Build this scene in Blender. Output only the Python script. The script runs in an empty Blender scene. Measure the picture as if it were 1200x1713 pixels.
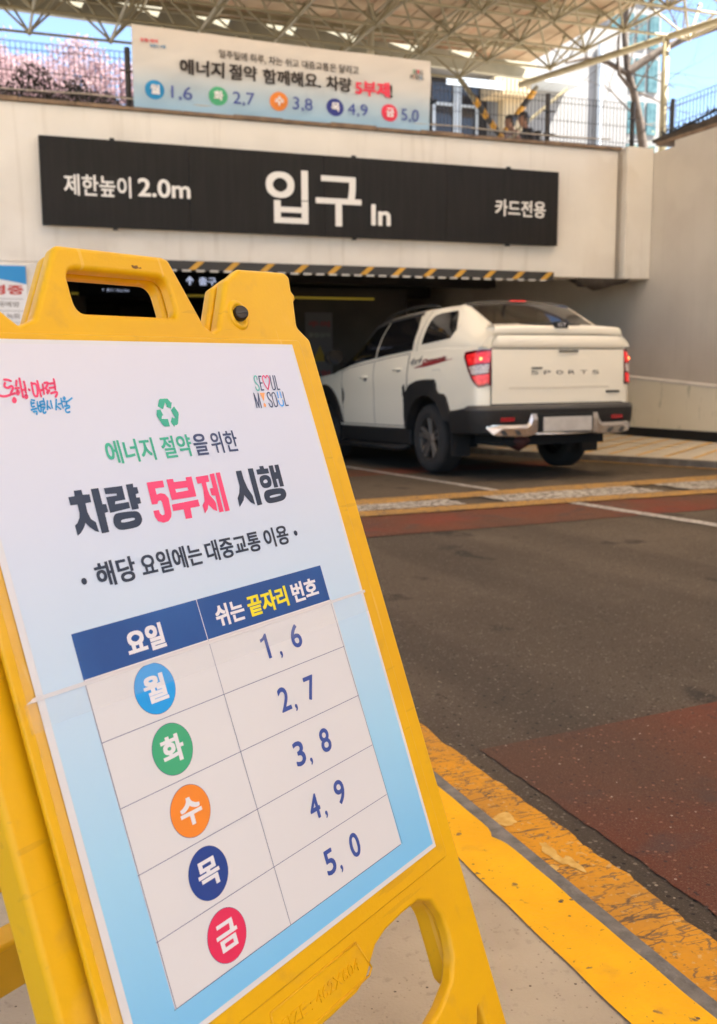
import bpy, bmesh, math, random
from mathutils import Vector, Matrix
from math import sin, cos, pi, radians, sqrt
random.seed(7)
scn = bpy.context.scene
COL = scn.collection
# ------------------------------------------------------------------ camera, sky, sun, exposure
YAW, PITCH, ROLL, FPX, CAMH = 0.3619, 0.1472, -0.0056, 1670.26, 0.95
_f = Vector((sin(YAW)*cos(PITCH), cos(YAW)*cos(PITCH), -sin(PITCH)))
_r = Vector((cos(YAW), -sin(YAW), 0)); _u = _r.cross(_f)
_r, _u = _r*cos(ROLL)+_u*sin(ROLL), -_r*sin(ROLL)+_u*cos(ROLL)
cd = bpy.data.cameras.new('camera'); cam = bpy.data.objects.new('camera', cd); COL.objects.link(cam)
cam.matrix_world = Matrix(((_r.x, _u.x, -_f.x, 0), (_r.y, _u.y, -_f.y, 0), (_r.z, _u.z, -_f.z, CAMH), (0, 0, 0, 1)))
cd.sensor_fit = 'VERTICAL'; cd.sensor_height = 36.0; cd.lens = FPX/1713*36
cd.clip_start = 0.05; cd.clip_end = 2000
cd.dof.use_dof = True; cd.dof.focus_distance = 1.15; cd.dof.aperture_fstop = 9.5
scn.camera = cam
SUN = Vector((0.44, -0.27, 0.86)).normalized()
w = bpy.data.worlds.new('World'); scn.world = w; w.use_nodes = True
nt = w.node_tree; bg = nt.nodes['Background']
sky = nt.nodes.new('ShaderNodeTexSky'); sky.sky_type = 'NISHITA'; sky.sun_disc = False
sky.sun_elevation = math.asin(SUN.z); sky.sun_rotation = math.atan2(SUN.x, SUN.y)
sky.air_density = 0.8; sky.dust_density = 0.2; sky.ozone_density = 1.0
nt.links.new(sky.outputs[0], bg.inputs[0]); bg.inputs[1].default_value = 0.052
sl = bpy.data.lights.new('sun', 'SUN'); so = bpy.data.objects.new('sun', sl); COL.objects.link(so)
sl.energy = 5.0; sl.angle = radians(0.5); sl.color = (1.0, 0.93, 0.83)
so.rotation_euler = SUN.to_track_quat('Z', 'Y').to_euler(); so.location = (0, 0, 30)
scn.view_settings.view_transform = 'Standard'; scn.view_settings.look = 'None'
scn.view_settings.gamma = 1.0; scn.view_settings.use_curve_mapping = False
scn.view_settings.exposure = 2.98
scn.cycles.max_bounces = 8; scn.cycles.transparent_max_bounces = 12

# ------------------------------------------------------------------ materials
def mat(name, col, rough=0.6, col2=None, scale=8.0, detail=5.0, bump=0.0, bscale=None, metal=0.0, emit=None, estr=0.0,
        lo=0.35, hi=0.65, spec=None, coat=0.0, alpha=1.0, transl=0.0, stretch=None, extra=None, dist=0.01, cracks=None, specks=None):
    m = bpy.data.materials.new(name); m.use_nodes = True
    n = m.node_tree; b = n.nodes['Principled BSDF']
    b.inputs['Base Color'].default_value = (*col, 1); b.inputs['Roughness'].default_value = rough
    b.inputs['Metallic'].default_value = metal
    if spec is not None: b.inputs['Specular IOR Level'].default_value = spec
    if coat: b.inputs['Coat Weight'].default_value = coat; b.inputs['Coat Roughness'].default_value = 0.08
    if emit: b.inputs['Emission Color'].default_value = (*emit, 1); b.inputs['Emission Strength'].default_value = estr
    if alpha < 1: b.inputs['Alpha'].default_value = alpha
    tc = n.nodes.new('ShaderNodeTexCoord'); mp = n.nodes.new('ShaderNodeMapping')
    n.links.new(tc.outputs['Object'], mp.inputs[0])
    if stretch: mp.inputs['Scale'].default_value = stretch
    last = None
    if col2 is not None:
        no = n.nodes.new('ShaderNodeTexNoise'); no.inputs['Scale'].default_value = scale; no.inputs['Detail'].default_value = detail
        n.links.new(mp.outputs[0], no.inputs['Vector'])
        rp = n.nodes.new('ShaderNodeValToRGB'); rp.color_ramp.elements[0].position = lo; rp.color_ramp.elements[1].position = hi
        rp.color_ramp.elements[0].color = (*col, 1); rp.color_ramp.elements[1].color = (*col2, 1)
        n.links.new(no.outputs[0], rp.inputs[0]); last = rp.outputs[0]
        for e in (extra or []):      # further stains: (scale, lo, hi, colour, strength)
            n2 = n.nodes.new('ShaderNodeTexNoise'); n2.inputs['Scale'].default_value = e[0]; n2.inputs['Detail'].default_value = 6
            mp2 = n.nodes.new('ShaderNodeMapping'); n.links.new(tc.outputs['Object'], mp2.inputs[0])
            mp2.inputs['Location'].default_value = (e[0]*1.7, 3.1, e[0])
            if len(e) > 5: mp2.inputs['Scale'].default_value = e[5]
            n.links.new(mp2.outputs[0], n2.inputs['Vector'])
            r2 = n.nodes.new('ShaderNodeMapRange'); r2.inputs[1].default_value = e[1]; r2.inputs[2].default_value = e[2]; r2.inputs[4].default_value = e[4]
            n.links.new(n2.outputs[0], r2.inputs[0])
            mx = n.nodes.new('ShaderNodeMix'); mx.data_type = 'RGBA'; mx.inputs['B'].default_value = (*e[3], 1)
            n.links.new(r2.outputs[0], mx.inputs['Factor']); n.links.new(last, mx.inputs['A']); last = mx.outputs['Result']
        def vor(scale, feat, warp, st=None):
            mp3 = n.nodes.new('ShaderNodeMapping'); n.links.new(tc.outputs['Object'], mp3.inputs[0])
            if st: mp3.inputs['Scale'].default_value = st
            wn_ = n.nodes.new('ShaderNodeTexNoise'); wn_.inputs['Scale'].default_value = scale*2.2; wn_.inputs['Detail'].default_value = 5
            n.links.new(mp3.outputs[0], wn_.inputs['Vector'])
            ad = n.nodes.new('ShaderNodeVectorMath'); ad.operation = 'MULTIPLY_ADD'; ad.inputs[1].default_value = (warp,)*3
            n.links.new(wn_.outputs['Color'], ad.inputs[0]); n.links.new(mp3.outputs[0], ad.inputs[2])
            vo = n.nodes.new('ShaderNodeTexVoronoi'); vo.feature = feat; vo.inputs['Scale'].default_value = scale; n.links.new(ad.outputs[0], vo.inputs['Vector'])
            return vo
        def over(fac, colr):
            nonlocal last
            mx = n.nodes.new('ShaderNodeMix'); mx.data_type = 'RGBA'; mx.inputs['B'].default_value = (*colr, 1)
            n.links.new(fac, mx.inputs['Factor']); n.links.new(last, mx.inputs['A']); last = mx.outputs['Result']
        for sc_, wd_, cc_, st_, ms_ in (cracks or []):
            vo = vor(sc_, 'DISTANCE_TO_EDGE', .35/sc_*2, st_); r2 = n.nodes.new('ShaderNodeMapRange'); r2.inputs[1].default_value = wd_; r2.inputs[2].default_value = wd_*.35; r2.inputs[3].default_value = 0; r2.inputs[4].default_value = .9
            n.links.new(vo.outputs['Distance'], r2.inputs[0])
            mk = n.nodes.new('ShaderNodeTexNoise'); mk.inputs['Scale'].default_value = sc_*.55; n.links.new(tc.outputs['Object'], mk.inputs['Vector'])
            r3 = n.nodes.new('ShaderNodeMapRange'); r3.inputs[1].default_value = ms_; r3.inputs[2].default_value = ms_+.08; n.links.new(mk.outputs[0], r3.inputs[0])
            mu = n.nodes.new('ShaderNodeMath'); mu.operation = 'MULTIPLY'; n.links.new(r2.outputs[0], mu.inputs[0]); n.links.new(r3.outputs[0], mu.inputs[1]); over(mu.outputs[0], cc_)
        for sc_, rad_, frac_, cc_ in (specks or []):
            vo = vor(sc_, 'F1', .0); lt = n.nodes.new('ShaderNodeMath'); lt.operation = 'LESS_THAN'; lt.inputs[1].default_value = rad_; n.links.new(vo.outputs['Distance'], lt.inputs[0])
            sx = n.nodes.new('ShaderNodeSeparateColor'); n.links.new(vo.outputs['Color'], sx.inputs[0])
            l2 = n.nodes.new('ShaderNodeMath'); l2.operation = 'LESS_THAN'; l2.inputs[1].default_value = frac_; n.links.new(sx.outputs[0], l2.inputs[0])
            mu = n.nodes.new('ShaderNodeMath'); mu.operation = 'MULTIPLY'; n.links.new(lt.outputs[0], mu.inputs[0]); n.links.new(l2.outputs[0], mu.inputs[1]); over(mu.outputs[0], cc_)
        n.links.new(last, b.inputs['Base Color'])
    if bump:
        bn = n.nodes.new('ShaderNodeTexNoise'); bn.inputs['Scale'].default_value = bscale or scale*6; bn.inputs['Detail'].default_value = 6
        n.links.new(mp.outputs[0], bn.inputs['Vector'])
        bp = n.nodes.new('ShaderNodeBump'); bp.inputs['Strength'].default_value = bump; bp.inputs['Distance'].default_value = dist
        n.links.new(bn.outputs[0], bp.inputs['Height']); n.links.new(bp.outputs[0], b.inputs['Normal'])
    if transl:
        out = n.nodes['Material Output']; t = n.nodes.new('ShaderNodeBsdfTranslucent'); ms = n.nodes.new('ShaderNodeMixShader')
        ms.inputs[0].default_value = transl
        if last: n.links.new(last, t.inputs[0])
        else: t.inputs[0].default_value = (*col, 1)
        n.links.new(b.outputs[0], ms.inputs[1]); n.links.new(t.outputs[0], ms.inputs[2]); n.links.new(ms.outputs[0], out.inputs[0])
    return m
M = {}
M['plastic'] = mat('yellow_plastic', (0.82, 0.445, 0.004), 0.40, (0.76, 0.395, 0.004), 5, 5, 0.10, 260, dist=0.002, lo=.3, hi=.7, spec=.35,
                   extra=[(28, .60, .70, (0.52, 0.27, 0.05), .22), (9, .63, .72, (0.85, 0.50, 0.12), .30), (70, .655, .675, (0.92, 0.66, 0.28), .20, (1, .07, 1)), (90, .66, .68, (0.42, 0.22, 0.03), .22, (.08, 1, 1)), (3, .55, .7, (0.70, 0.34, 0.01), .5)])
M['black_plastic'] = mat('black_plastic', (0.018, 0.017, 0.016), 0.45)
M['knob_metal'] = mat('dark_metal', (0.03, 0.022, 0.018), 0.4, metal=0.4)
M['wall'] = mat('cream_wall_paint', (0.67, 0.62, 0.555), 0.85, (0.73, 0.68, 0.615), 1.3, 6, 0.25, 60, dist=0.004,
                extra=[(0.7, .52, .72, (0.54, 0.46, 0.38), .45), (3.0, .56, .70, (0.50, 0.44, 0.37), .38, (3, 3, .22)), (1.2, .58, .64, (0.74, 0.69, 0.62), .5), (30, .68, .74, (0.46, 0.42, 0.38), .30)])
M['wall_low'] = mat('grey_wall_paint', (0.78, 0.72, 0.58), 0.85, (0.82, 0.76, 0.62), 1.6, 6, 0.25, 50, dist=0.004,
                    extra=[(3.5, .60, .70, (0.30, 0.31, 0.21), .55, (2, 2, .7))])
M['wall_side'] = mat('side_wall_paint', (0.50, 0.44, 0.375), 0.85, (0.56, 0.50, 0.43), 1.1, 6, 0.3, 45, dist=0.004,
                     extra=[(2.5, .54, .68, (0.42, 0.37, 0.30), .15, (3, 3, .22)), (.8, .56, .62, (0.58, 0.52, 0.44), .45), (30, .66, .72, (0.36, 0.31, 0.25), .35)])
M['coping'] = mat('brown_coping', (0.15, 0.095, 0.060), 0.8, (0.24, 0.16, 0.10), 6, 5, 0.4)
M['sign_black'] = mat('black_sign_sheet', (0.011, 0.010, 0.009), 0.6, (0.016, 0.014, 0.013), 3, 4, stretch=(6, 1, .4), spec=.22)
M['white_letter'] = mat('white_letter', (0.72, 0.69, 0.65), 0.5)
M['asphalt'] = mat('asphalt', (0.092, 0.068, 0.046), 0.9, (0.124, 0.092, 0.063), 1.1, 8, 0.9, 260, dist=0.006, lo=.3, hi=.7,
                   extra=[(230, .58, .63, (0.26, 0.22, 0.16), .75), (14, .68, .74, (0.03, 0.022, 0.016), .7), (90, .62, .68, (0.034, 0.026, 0.020), .6), (0.5, .5, .7, (0.070, 0.052, 0.036), .6), (1.7, .50, .66, (0.060, 0.046, 0.033), .6, (1, .10, 1)), (2.6, .655, .70, (0.030, 0.024, 0.019), .75, (1, .8, 1)), (6, .60, .72, (0.135, 0.10, 0.07), .35)], spec=.25,
                   cracks=[(1.3, .004, (0.03, 0.024, 0.018), (1, 1, 1), .56)],
                   specks=[(70, .30, .16, (0.20, 0.165, 0.12)), (110, .34, .20, (0.15, 0.12, 0.09)), (45, .16, .10, (0.36, 0.30, 0.21)), (60, .3, .12, (0.03, 0.024, 0.018))])
M['red_road'] = mat('red_road_coating', (0.165, 0.040, 0.017), 0.85, (0.125, 0.052, 0.026), 2.2, 8, 0.9, 260, dist=0.005, lo=.35, hi=.7,
                    extra=[(.9, .42, .66, (0.110, 0.062, 0.038), .75), (1.7, .5, .66, (0.085, 0.045, 0.03), .5, (1, .10, 1)), (260, .58, .64, (0.26, 0.17, 0.11), .5), (1.2, .52, .62, (0.20, 0.040, 0.022), .6), (5, .56, .66, (0.075, 0.055, 0.047), .55), (120, .60, .68, (0.05, 0.03, 0.025), .5)], spec=.25,
                    specks=[(80, .30, .12, (0.26, 0.13, 0.08)), (50, .15, .08, (0.42, 0.34, 0.26)), (70, .3, .14, (0.06, 0.035, 0.028))])
M['pave'] = mat('pavement_concrete', (0.47, 0.385, 0.27), 0.9, (0.40, 0.325, 0.23), 5, 7, 0.5, 180, dist=0.004,
                extra=[(60, .62, .68, (0.20, 0.16, 0.12), .3), (11, .62, .70, (0.22, 0.18, 0.14), .2), (2.5, .5, .65, (0.50, 0.43, 0.32), .5)], spec=.25, specks=[(60, .14, .10, (0.13, 0.10, 0.07)), (140, .25, .15, (0.30, 0.24, 0.17))])
M['kerb_yellow'] = mat('yellow_kerb_paint', (0.92, 0.47, 0.006), 0.7, (0.84, 0.40, 0.006), 7, 6, 0.6, 90, dist=0.004,
                       extra=[(26, .66, .69, (0.16, 0.11, 0.06), .85), (110, .66, .70, (0.30, 0.16, 0.04), .7), (9, .60, .68, (0.66, 0.31, 0.02), .5)], spec=.2, specks=[(60, .25, .08, (0.25, 0.15, 0.04)), (28, .12, .12, (0.14, 0.09, 0.05))])
M['gutter'] = mat('worn_orange_gutter_paint', (0.70, 0.30, 0.014), 0.8, (0.54, 0.245, 0.03), 4, 8, 0.9, 70, dist=0.006,
                  extra=[(40, .62, .66, (0.12, 0.085, 0.05), .7, (.6, 1.6, 1)), (95, .60, .66, (0.14, 0.09, 0.05), .6), (60, .62, .66, (0.62, 0.44, 0.20), .5)], spec=.2,
                  cracks=[(13, .030, (0.12, 0.08, 0.05), (.40, 1.5, 1), .40), (30, .05, (0.20, 0.12, 0.06), (.5, 1.5, 1), .50)], specks=[(45, .25, .10, (0.15, 0.10, 0.06))])
M['joint'] = mat('grey_joint', (0.14, 0.125, 0.105), 0.9, (0.23, 0.205, 0.175), 30, 6, 0.6, 120)
M['walk'] = mat('walkway_concrete', (0.66, 0.58, 0.46), 0.9, (0.58, 0.51, 0.41), 3, 6, .4, 60)
M['walk_yellow'] = mat('faded_yellow_bar', (0.74, 0.44, 0.12), 0.9, (0.62, 0.42, 0.18), 8, 6)
M['rim_dark'] = mat('dark_rim_barrel', (0.05, 0.045, 0.04), 0.5, metal=.6)
M['paint_splat'] = mat('pale_paint_splat', (0.74, 0.47, 0.13), 0.8, (0.60, 0.32, 0.05), 45, 5)
M['line_white'] = mat('worn_white_road_paint', (0.50, 0.46, 0.41), 0.8, (0.38, 0.34, 0.30), 14, 7, 0.5, 160, dist=0.003,
                      extra=[(40, .52, .60, (0.10, 0.085, 0.075), .8)])
M['line_yellow'] = mat('worn_yellow_road_paint', (0.48, 0.25, 0.04), 0.8, (0.34, 0.19, 0.05), 7, 7, 0.5, 150, dist=0.003,
                       extra=[(30, .52, .60, (0.09, 0.07, 0.055), .8), (8, .6, .7, (0.11, .085, .07), .6)])
M['line_crazed'] = mat('crazed_white_road_paint', (0.46, 0.42, 0.36), 0.8, (0.13, 0.105, 0.085), 26, 8, 0.5, 150, lo=.48, hi=.56, dist=0.003)
M['kerb_stone'] = mat('kerb_stone', (0.13, 0.11, 0.09), 0.9, (0.19, 0.165, 0.14), 6, 6, 0.5)
M['frame_paint'] = mat('cream_steel_paint', (0.31, 0.275, 0.175), 0.55, (0.25, 0.215, 0.13), 5, 5, extra=[(14, .6, .7, (0.20, 0.12, 0.06), .5)])
M['beam_paint'] = mat('green_grey_beam', (0.24, 0.235, 0.18), 0.7, (0.33, 0.31, 0.24), 2, 4)
M['roof_panel'] = mat('brown_roof_panel', (0.24, 0.17, 0.10), 0.8, (0.40, 0.31, 0.21), 1.2, 5, lo=.35, hi=.6, transl=0.22,
                      extra=[(2.0, .55, .7, (0.30, 0.13, 0.06), .6)])
M['roof_added_clear'] = mat('added_translucent_panel', (0.70, 0.63, 0.55), 0.8, (0.75, 0.69, 0.61), 1.2, 5, transl=0.72)  # sheets out of view, added to pass soft light from above
M['fence'] = mat('dark_brown_fence_paint', (0.028, 0.021, 0.018), 0.6)
M['rope'] = mat('pale_rope', (0.38, 0.33, 0.27), 0.9)
M['dark_iron'] = mat('black_iron', (0.014, 0.013, 0.012), 0.5)
M['dark_net'] = mat('dark_brown_sheeting', (0.040, 0.028, 0.020), 0.9, (0.075, 0.055, 0.04), 8, 6, 0.8, 30)
M['truck_white'] = mat('cream_white_car_paint', (0.86, 0.79, 0.65), 0.32, coat=0.6)
M['glass_dark'] = mat('dark_tinted_glass', (0.010, 0.009, 0.009), 0.06, spec=0.6)
M['truck_black'] = mat('dark_grey_moulded_plastic', (0.015, 0.0135, 0.0125), 0.6, (0.019, 0.017, 0.016), 30, 3, spec=.3)
M['bumper_grey'] = mat('satin_dark_bumper', (0.045, 0.042, 0.041), 0.4)
M['chrome'] = mat('satin_chrome', (0.62, 0.60, 0.60), 0.22, metal=1.0)
M['rim'] = mat('grey_alloy', (0.40, 0.37, 0.35), 0.35, metal=0.9)
M['tyre'] = mat('tyre_rubber', (0.020, 0.018, 0.017), 0.85)
M['under'] = mat('underbody_black', (0.008, 0.008, 0.008), 0.9)
M['red_lens'] = mat('dark_red_lens', (0.13, 0.004, 0.008), 0.15, coat=0.5)
M['red_lit'] = mat('lit_red_lamp', (0.28, 0.003, 0.006), 0.25, (0.60, 0.03, 0.03), 30, 2, emit=(1.0, 0.02, 0.02), estr=0.07, coat=.5)
M['red_hot'] = mat('lit_bulb', (1, .3, .1), 0.3, emit=(1.0, 0.16, 0.05), estr=0.9)
M['clear_lens'] = mat('clear_lens', (0.72, 0.62, 0.58), 0.18, (0.34, 0.26, 0.25), 45, 2, coat=.5)
M['reflector'] = mat('red_reflector', (0.28, 0.010, 0.012), 0.25)
M['plate'] = mat('number_plate', (0.56, 0.52, 0.47), 0.5, (0.47, 0.43, 0.39), 9, 2)
M['decal_red'] = mat('dark_red_decal', (0.27, 0.020, 0.025), 0.4)
M['decal_grey'] = mat('grey_decal', (0.20, 0.19, 0.18), 0.4)
M['dark_text'] = mat('dark_badge', (0.05, 0.048, 0.045), 0.35, metal=0.5)
M['badge_grey'] = mat('grey_badge', (0.20, 0.18, 0.16), 0.35, metal=0.3)
M['stripe_black'] = mat('stripe_black', (0.03, 0.028, 0.026), 0.6)
M['stripe_yellow'] = mat('stripe_yellow', (0.55, 0.29, 0.03), 0.6)
M['stripe_pale'] = mat('pale_edge_paint', (0.50, 0.47, 0.43), 0.6)
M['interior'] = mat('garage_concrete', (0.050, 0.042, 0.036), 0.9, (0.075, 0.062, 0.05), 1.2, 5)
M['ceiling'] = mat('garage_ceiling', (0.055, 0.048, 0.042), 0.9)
M['lit_text'] = mat('lit_sign_letters', (0.5, 0.55, 0.7), 0.5, emit=(0.55, 0.62, 0.85), estr=0.12)
M['interior_yellow'] = mat('yellow_bar_glow_paint', (0.55, 0.40, 0.03), 0.6, emit=(0.55, 0.42, 0.05), estr=0.02)  # faint glow put into the paint; the bar is no lamp
M['bldg_white'] = mat('white_render', (0.19, 0.19, 0.19), 0.85, (0.22, 0.22, 0.22), 0.6, 5)
M['bldg_frame'] = mat('pale_blue_frame', (0.42, 0.47, 0.52), 0.5)
M['bldg_glass'] = mat('dark_window_glass', (0.030, 0.028, 0.030), 0.08, spec=.6)
M['bldg_beige'] = mat('beige_cladding', (0.40, 0.32, 0.20), 0.8)
M['teal_glass'] = mat('teal_window', (0.04, 0.085, 0.095), 0.15, (0.08, 0.15, 0.16), 3, 2)
M['blue_glass'] = mat('blue_window', (0.08, 0.16, 0.30), 0.1)
M['bark'] = mat('bark', (0.055, 0.040, 0.030), 0.9, (0.085, 0.065, 0.05), 9, 6, .6, 40)
M['blossom'] = mat('cherry_blossom', (0.29, 0.185, 0.205), 0.8, (0.36, 0.265, 0.275), 4, 2, transl=.6)
M['blossom_white'] = mat('white_blossom', (0.30, 0.26, 0.25), 0.8, transl=.3)
M['leaf_dark'] = mat('dark_brownish_leaf', (0.022, 0.022, 0.013), 0.7, (0.04, 0.03, 0.018), 5, 2, transl=.2)
M['leaf_fresh'] = mat('fresh_yellow_green_leaf', (0.16, 0.17, 0.045), 0.7, (0.22, 0.20, 0.07), 5, 2, transl=.35)
M['earth'] = mat('upper_paving', (0.25, 0.22, 0.19), 0.9, (0.31, 0.28, 0.24), 2, 5)
M['skin'] = mat('skin', (0.26, 0.13, 0.08), 0.55)
M['hair'] = mat('black_hair', (0.012, 0.010, 0.009), 0.5)
M['shirt'] = mat('cream_shirt', (0.50, 0.44, 0.34), 0.85)
M['jacket'] = mat('dark_navy_jacket', (0.020, 0.020, 0.026), 0.8)
M['trousers'] = mat('grey_trousers', (0.06, 0.06, 0.07), 0.85)
M['bag'] = mat('black_backpack', (0.016, 0.015, 0.017), 0.6)
M['white_cloth'] = mat('white_cloth', (0.62, 0.60, 0.58), 0.8)
M['pink_skin'] = mat('bare_skin_tan', (0.50, 0.25, 0.15), 0.55)

def ramp_mat(name, axis, stops, rough=0.35, bumps=0.0, coat=0.0):
    m = bpy.data.materials.new(name); m.use_nodes = True; n = m.node_tree; b = n.nodes['Principled BSDF']
    b.inputs['Roughness'].default_value = rough
    if coat: b.inputs['Coat Weight'].default_value = coat; b.inputs['Coat Roughness'].default_value = .15
    tc = n.nodes.new('ShaderNodeTexCoord'); sp = n.nodes.new('ShaderNodeSeparateXYZ'); rp = n.nodes.new('ShaderNodeValToRGB')
    n.links.new(tc.outputs['Object'], sp.inputs[0])
    lo, hi = stops[0][0], stops[-1][0]
    mr = n.nodes.new('ShaderNodeMapRange'); mr.inputs[1].default_value = lo; mr.inputs[2].default_value = hi
    n.links.new(sp.outputs[axis], mr.inputs[0]); n.links.new(mr.outputs[0], rp.inputs[0])
    el = rp.color_ramp.elements
    while len(el) < len(stops): el.new(0.5)
    for e, (p, c) in zip(el, stops): e.position = (p-lo)/(hi-lo); e.color = (*c, 1)
    n.links.new(rp.outputs[0], b.inputs['Base Color'])
    if bumps:
        mp = n.nodes.new('ShaderNodeMapping'); n.links.new(tc.outputs['Object'], mp.inputs[0]); mp.inputs['Scale'].default_value = (1, 1, 3)
        no = n.nodes.new('ShaderNodeTexNoise'); no.inputs['Scale'].default_value = 2.2; no.inputs['Detail'].default_value = 2
        n.links.new(mp.outputs[0], no.inputs['Vector'])
        bp = n.nodes.new('ShaderNodeBump'); bp.inputs['Strength'].default_value = 1; bp.inputs['Distance'].default_value = bumps
        n.links.new(no.outputs[0], bp.inputs['Height']); n.links.new(bp.outputs[0], b.inputs['Normal'])
    return m
M['poster'] = ramp_mat('poster_print', 1, [(0.0, (.20, .53, .82)), (.15, (.36, .64, .83)), (.30, (.54, .68, .80)), (.45, (.66, .68, .76)), (.604, (.72, .69, .73))], .30, .0006)
M['banner'] = ramp_mat('banner_print', 2, [(3.84, (.26, .43, .58)), (4.10, (.38, .47, .54)), (4.35, (.56, .53, .50)), (4.75, (.62, .55, .49))], .7)
M['paper'] = mat('white_print', (0.71, 0.685, 0.675), 0.32)
M['p_white'] = mat('ink_white', (0.78, 0.75, 0.76), 0.32)
M['p_navy'] = mat('ink_table_blue', (0.016, 0.075, 0.27), 0.25, (0.022, 0.10, 0.33), 9, 5, lo=.45, hi=.7)
M['p_ink'] = mat('ink_dark', (0.028, 0.035, 0.055), 0.3)
M['p_slate'] = mat('ink_slate', (0.055, 0.065, 0.13), 0.3)
M['p_num'] = mat('ink_number_blue', (0.045, 0.085, 0.32), 0.3)
M['p_green'] = mat('ink_green', (0.055, 0.42, 0.25), 0.3)
M['p_pink'] = mat('ink_pink', (0.88, 0.060, 0.16), 0.3)
M['p_yellow'] = mat('ink_yellow', (0.86, 0.72, 0.01), 0.3)
M['p_cyan'] = mat('disc_cyan', (0.012, 0.33, 0.77), 0.3)
M['p_gr2'] = mat('disc_green', (0.055, 0.40, 0.19), 0.3)
M['p_orange'] = mat('disc_orange', (0.88, 0.25, 0.025), 0.3)
M['p_blue'] = mat('disc_blue', (0.018, 0.055, 0.26), 0.3)
M['p_red'] = mat('disc_red', (0.75, 0.030, 0.10), 0.3)
M['p_sky'] = mat('ink_sky_blue', (0.03, 0.33, 0.66), 0.3)
M['p_line'] = mat('ink_line', (0.08, 0.09, 0.22), 0.3)
M['p_teal'] = mat('ink_teal', (0.12, 0.50, 0.42), 0.3)
M['p_peach'] = mat('ink_peach', (0.92, 0.38, 0.11), 0.3)
M['p_azure'] = mat('ink_azure', (0.05, 0.38, 0.88), 0.3)
M['b_ink'] = mat('banner_ink', (0.035, 0.025, 0.022), 0.8)
M['b_num'] = mat('banner_blue', (0.06, 0.08, 0.30), 0.8)
M['b_pink'] = mat('banner_pink', (0.75, 0.045, 0.09), 0.8)
M['b_cyan'] = mat('banner_disc_cyan', (0.02, 0.24, 0.50), 0.8)
M['b_green'] = mat('banner_disc_green', (0.07, 0.36, 0.18), 0.8)
M['b_orange'] = mat('banner_disc_orange', (0.72, 0.22, 0.04), 0.8)
M['b_blue'] = mat('banner_disc_blue', (0.03, 0.04, 0.22), 0.8)
M['b_red'] = mat('banner_disc_red', (0.68, 0.04, 0.08), 0.8)
M['notice_blue'] = mat('notice_blue', (0.02, 0.24, 0.55), 0.6)
M['notice_red'] = mat('notice_red', (0.50, 0.05, 0.04), 0.6)
M['notice_grey'] = mat('notice_grey', (0.25, 0.22, 0.21), 0.6)
def film_mat():
    m = bpy.data.materials.new('clear_film'); m.use_nodes = True; n = m.node_tree
    b = n.nodes['Principled BSDF']; b.inputs['Base Color'].default_value = (.85, .82, .80, 1); b.inputs['Roughness'].default_value = .18
    b.inputs['Alpha'].default_value = .09
    return m
M['film'] = film_mat()
M['tape'] = mat('tape_edge', (0.80, 0.76, 0.74), 0.25, alpha=.75)

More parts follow.
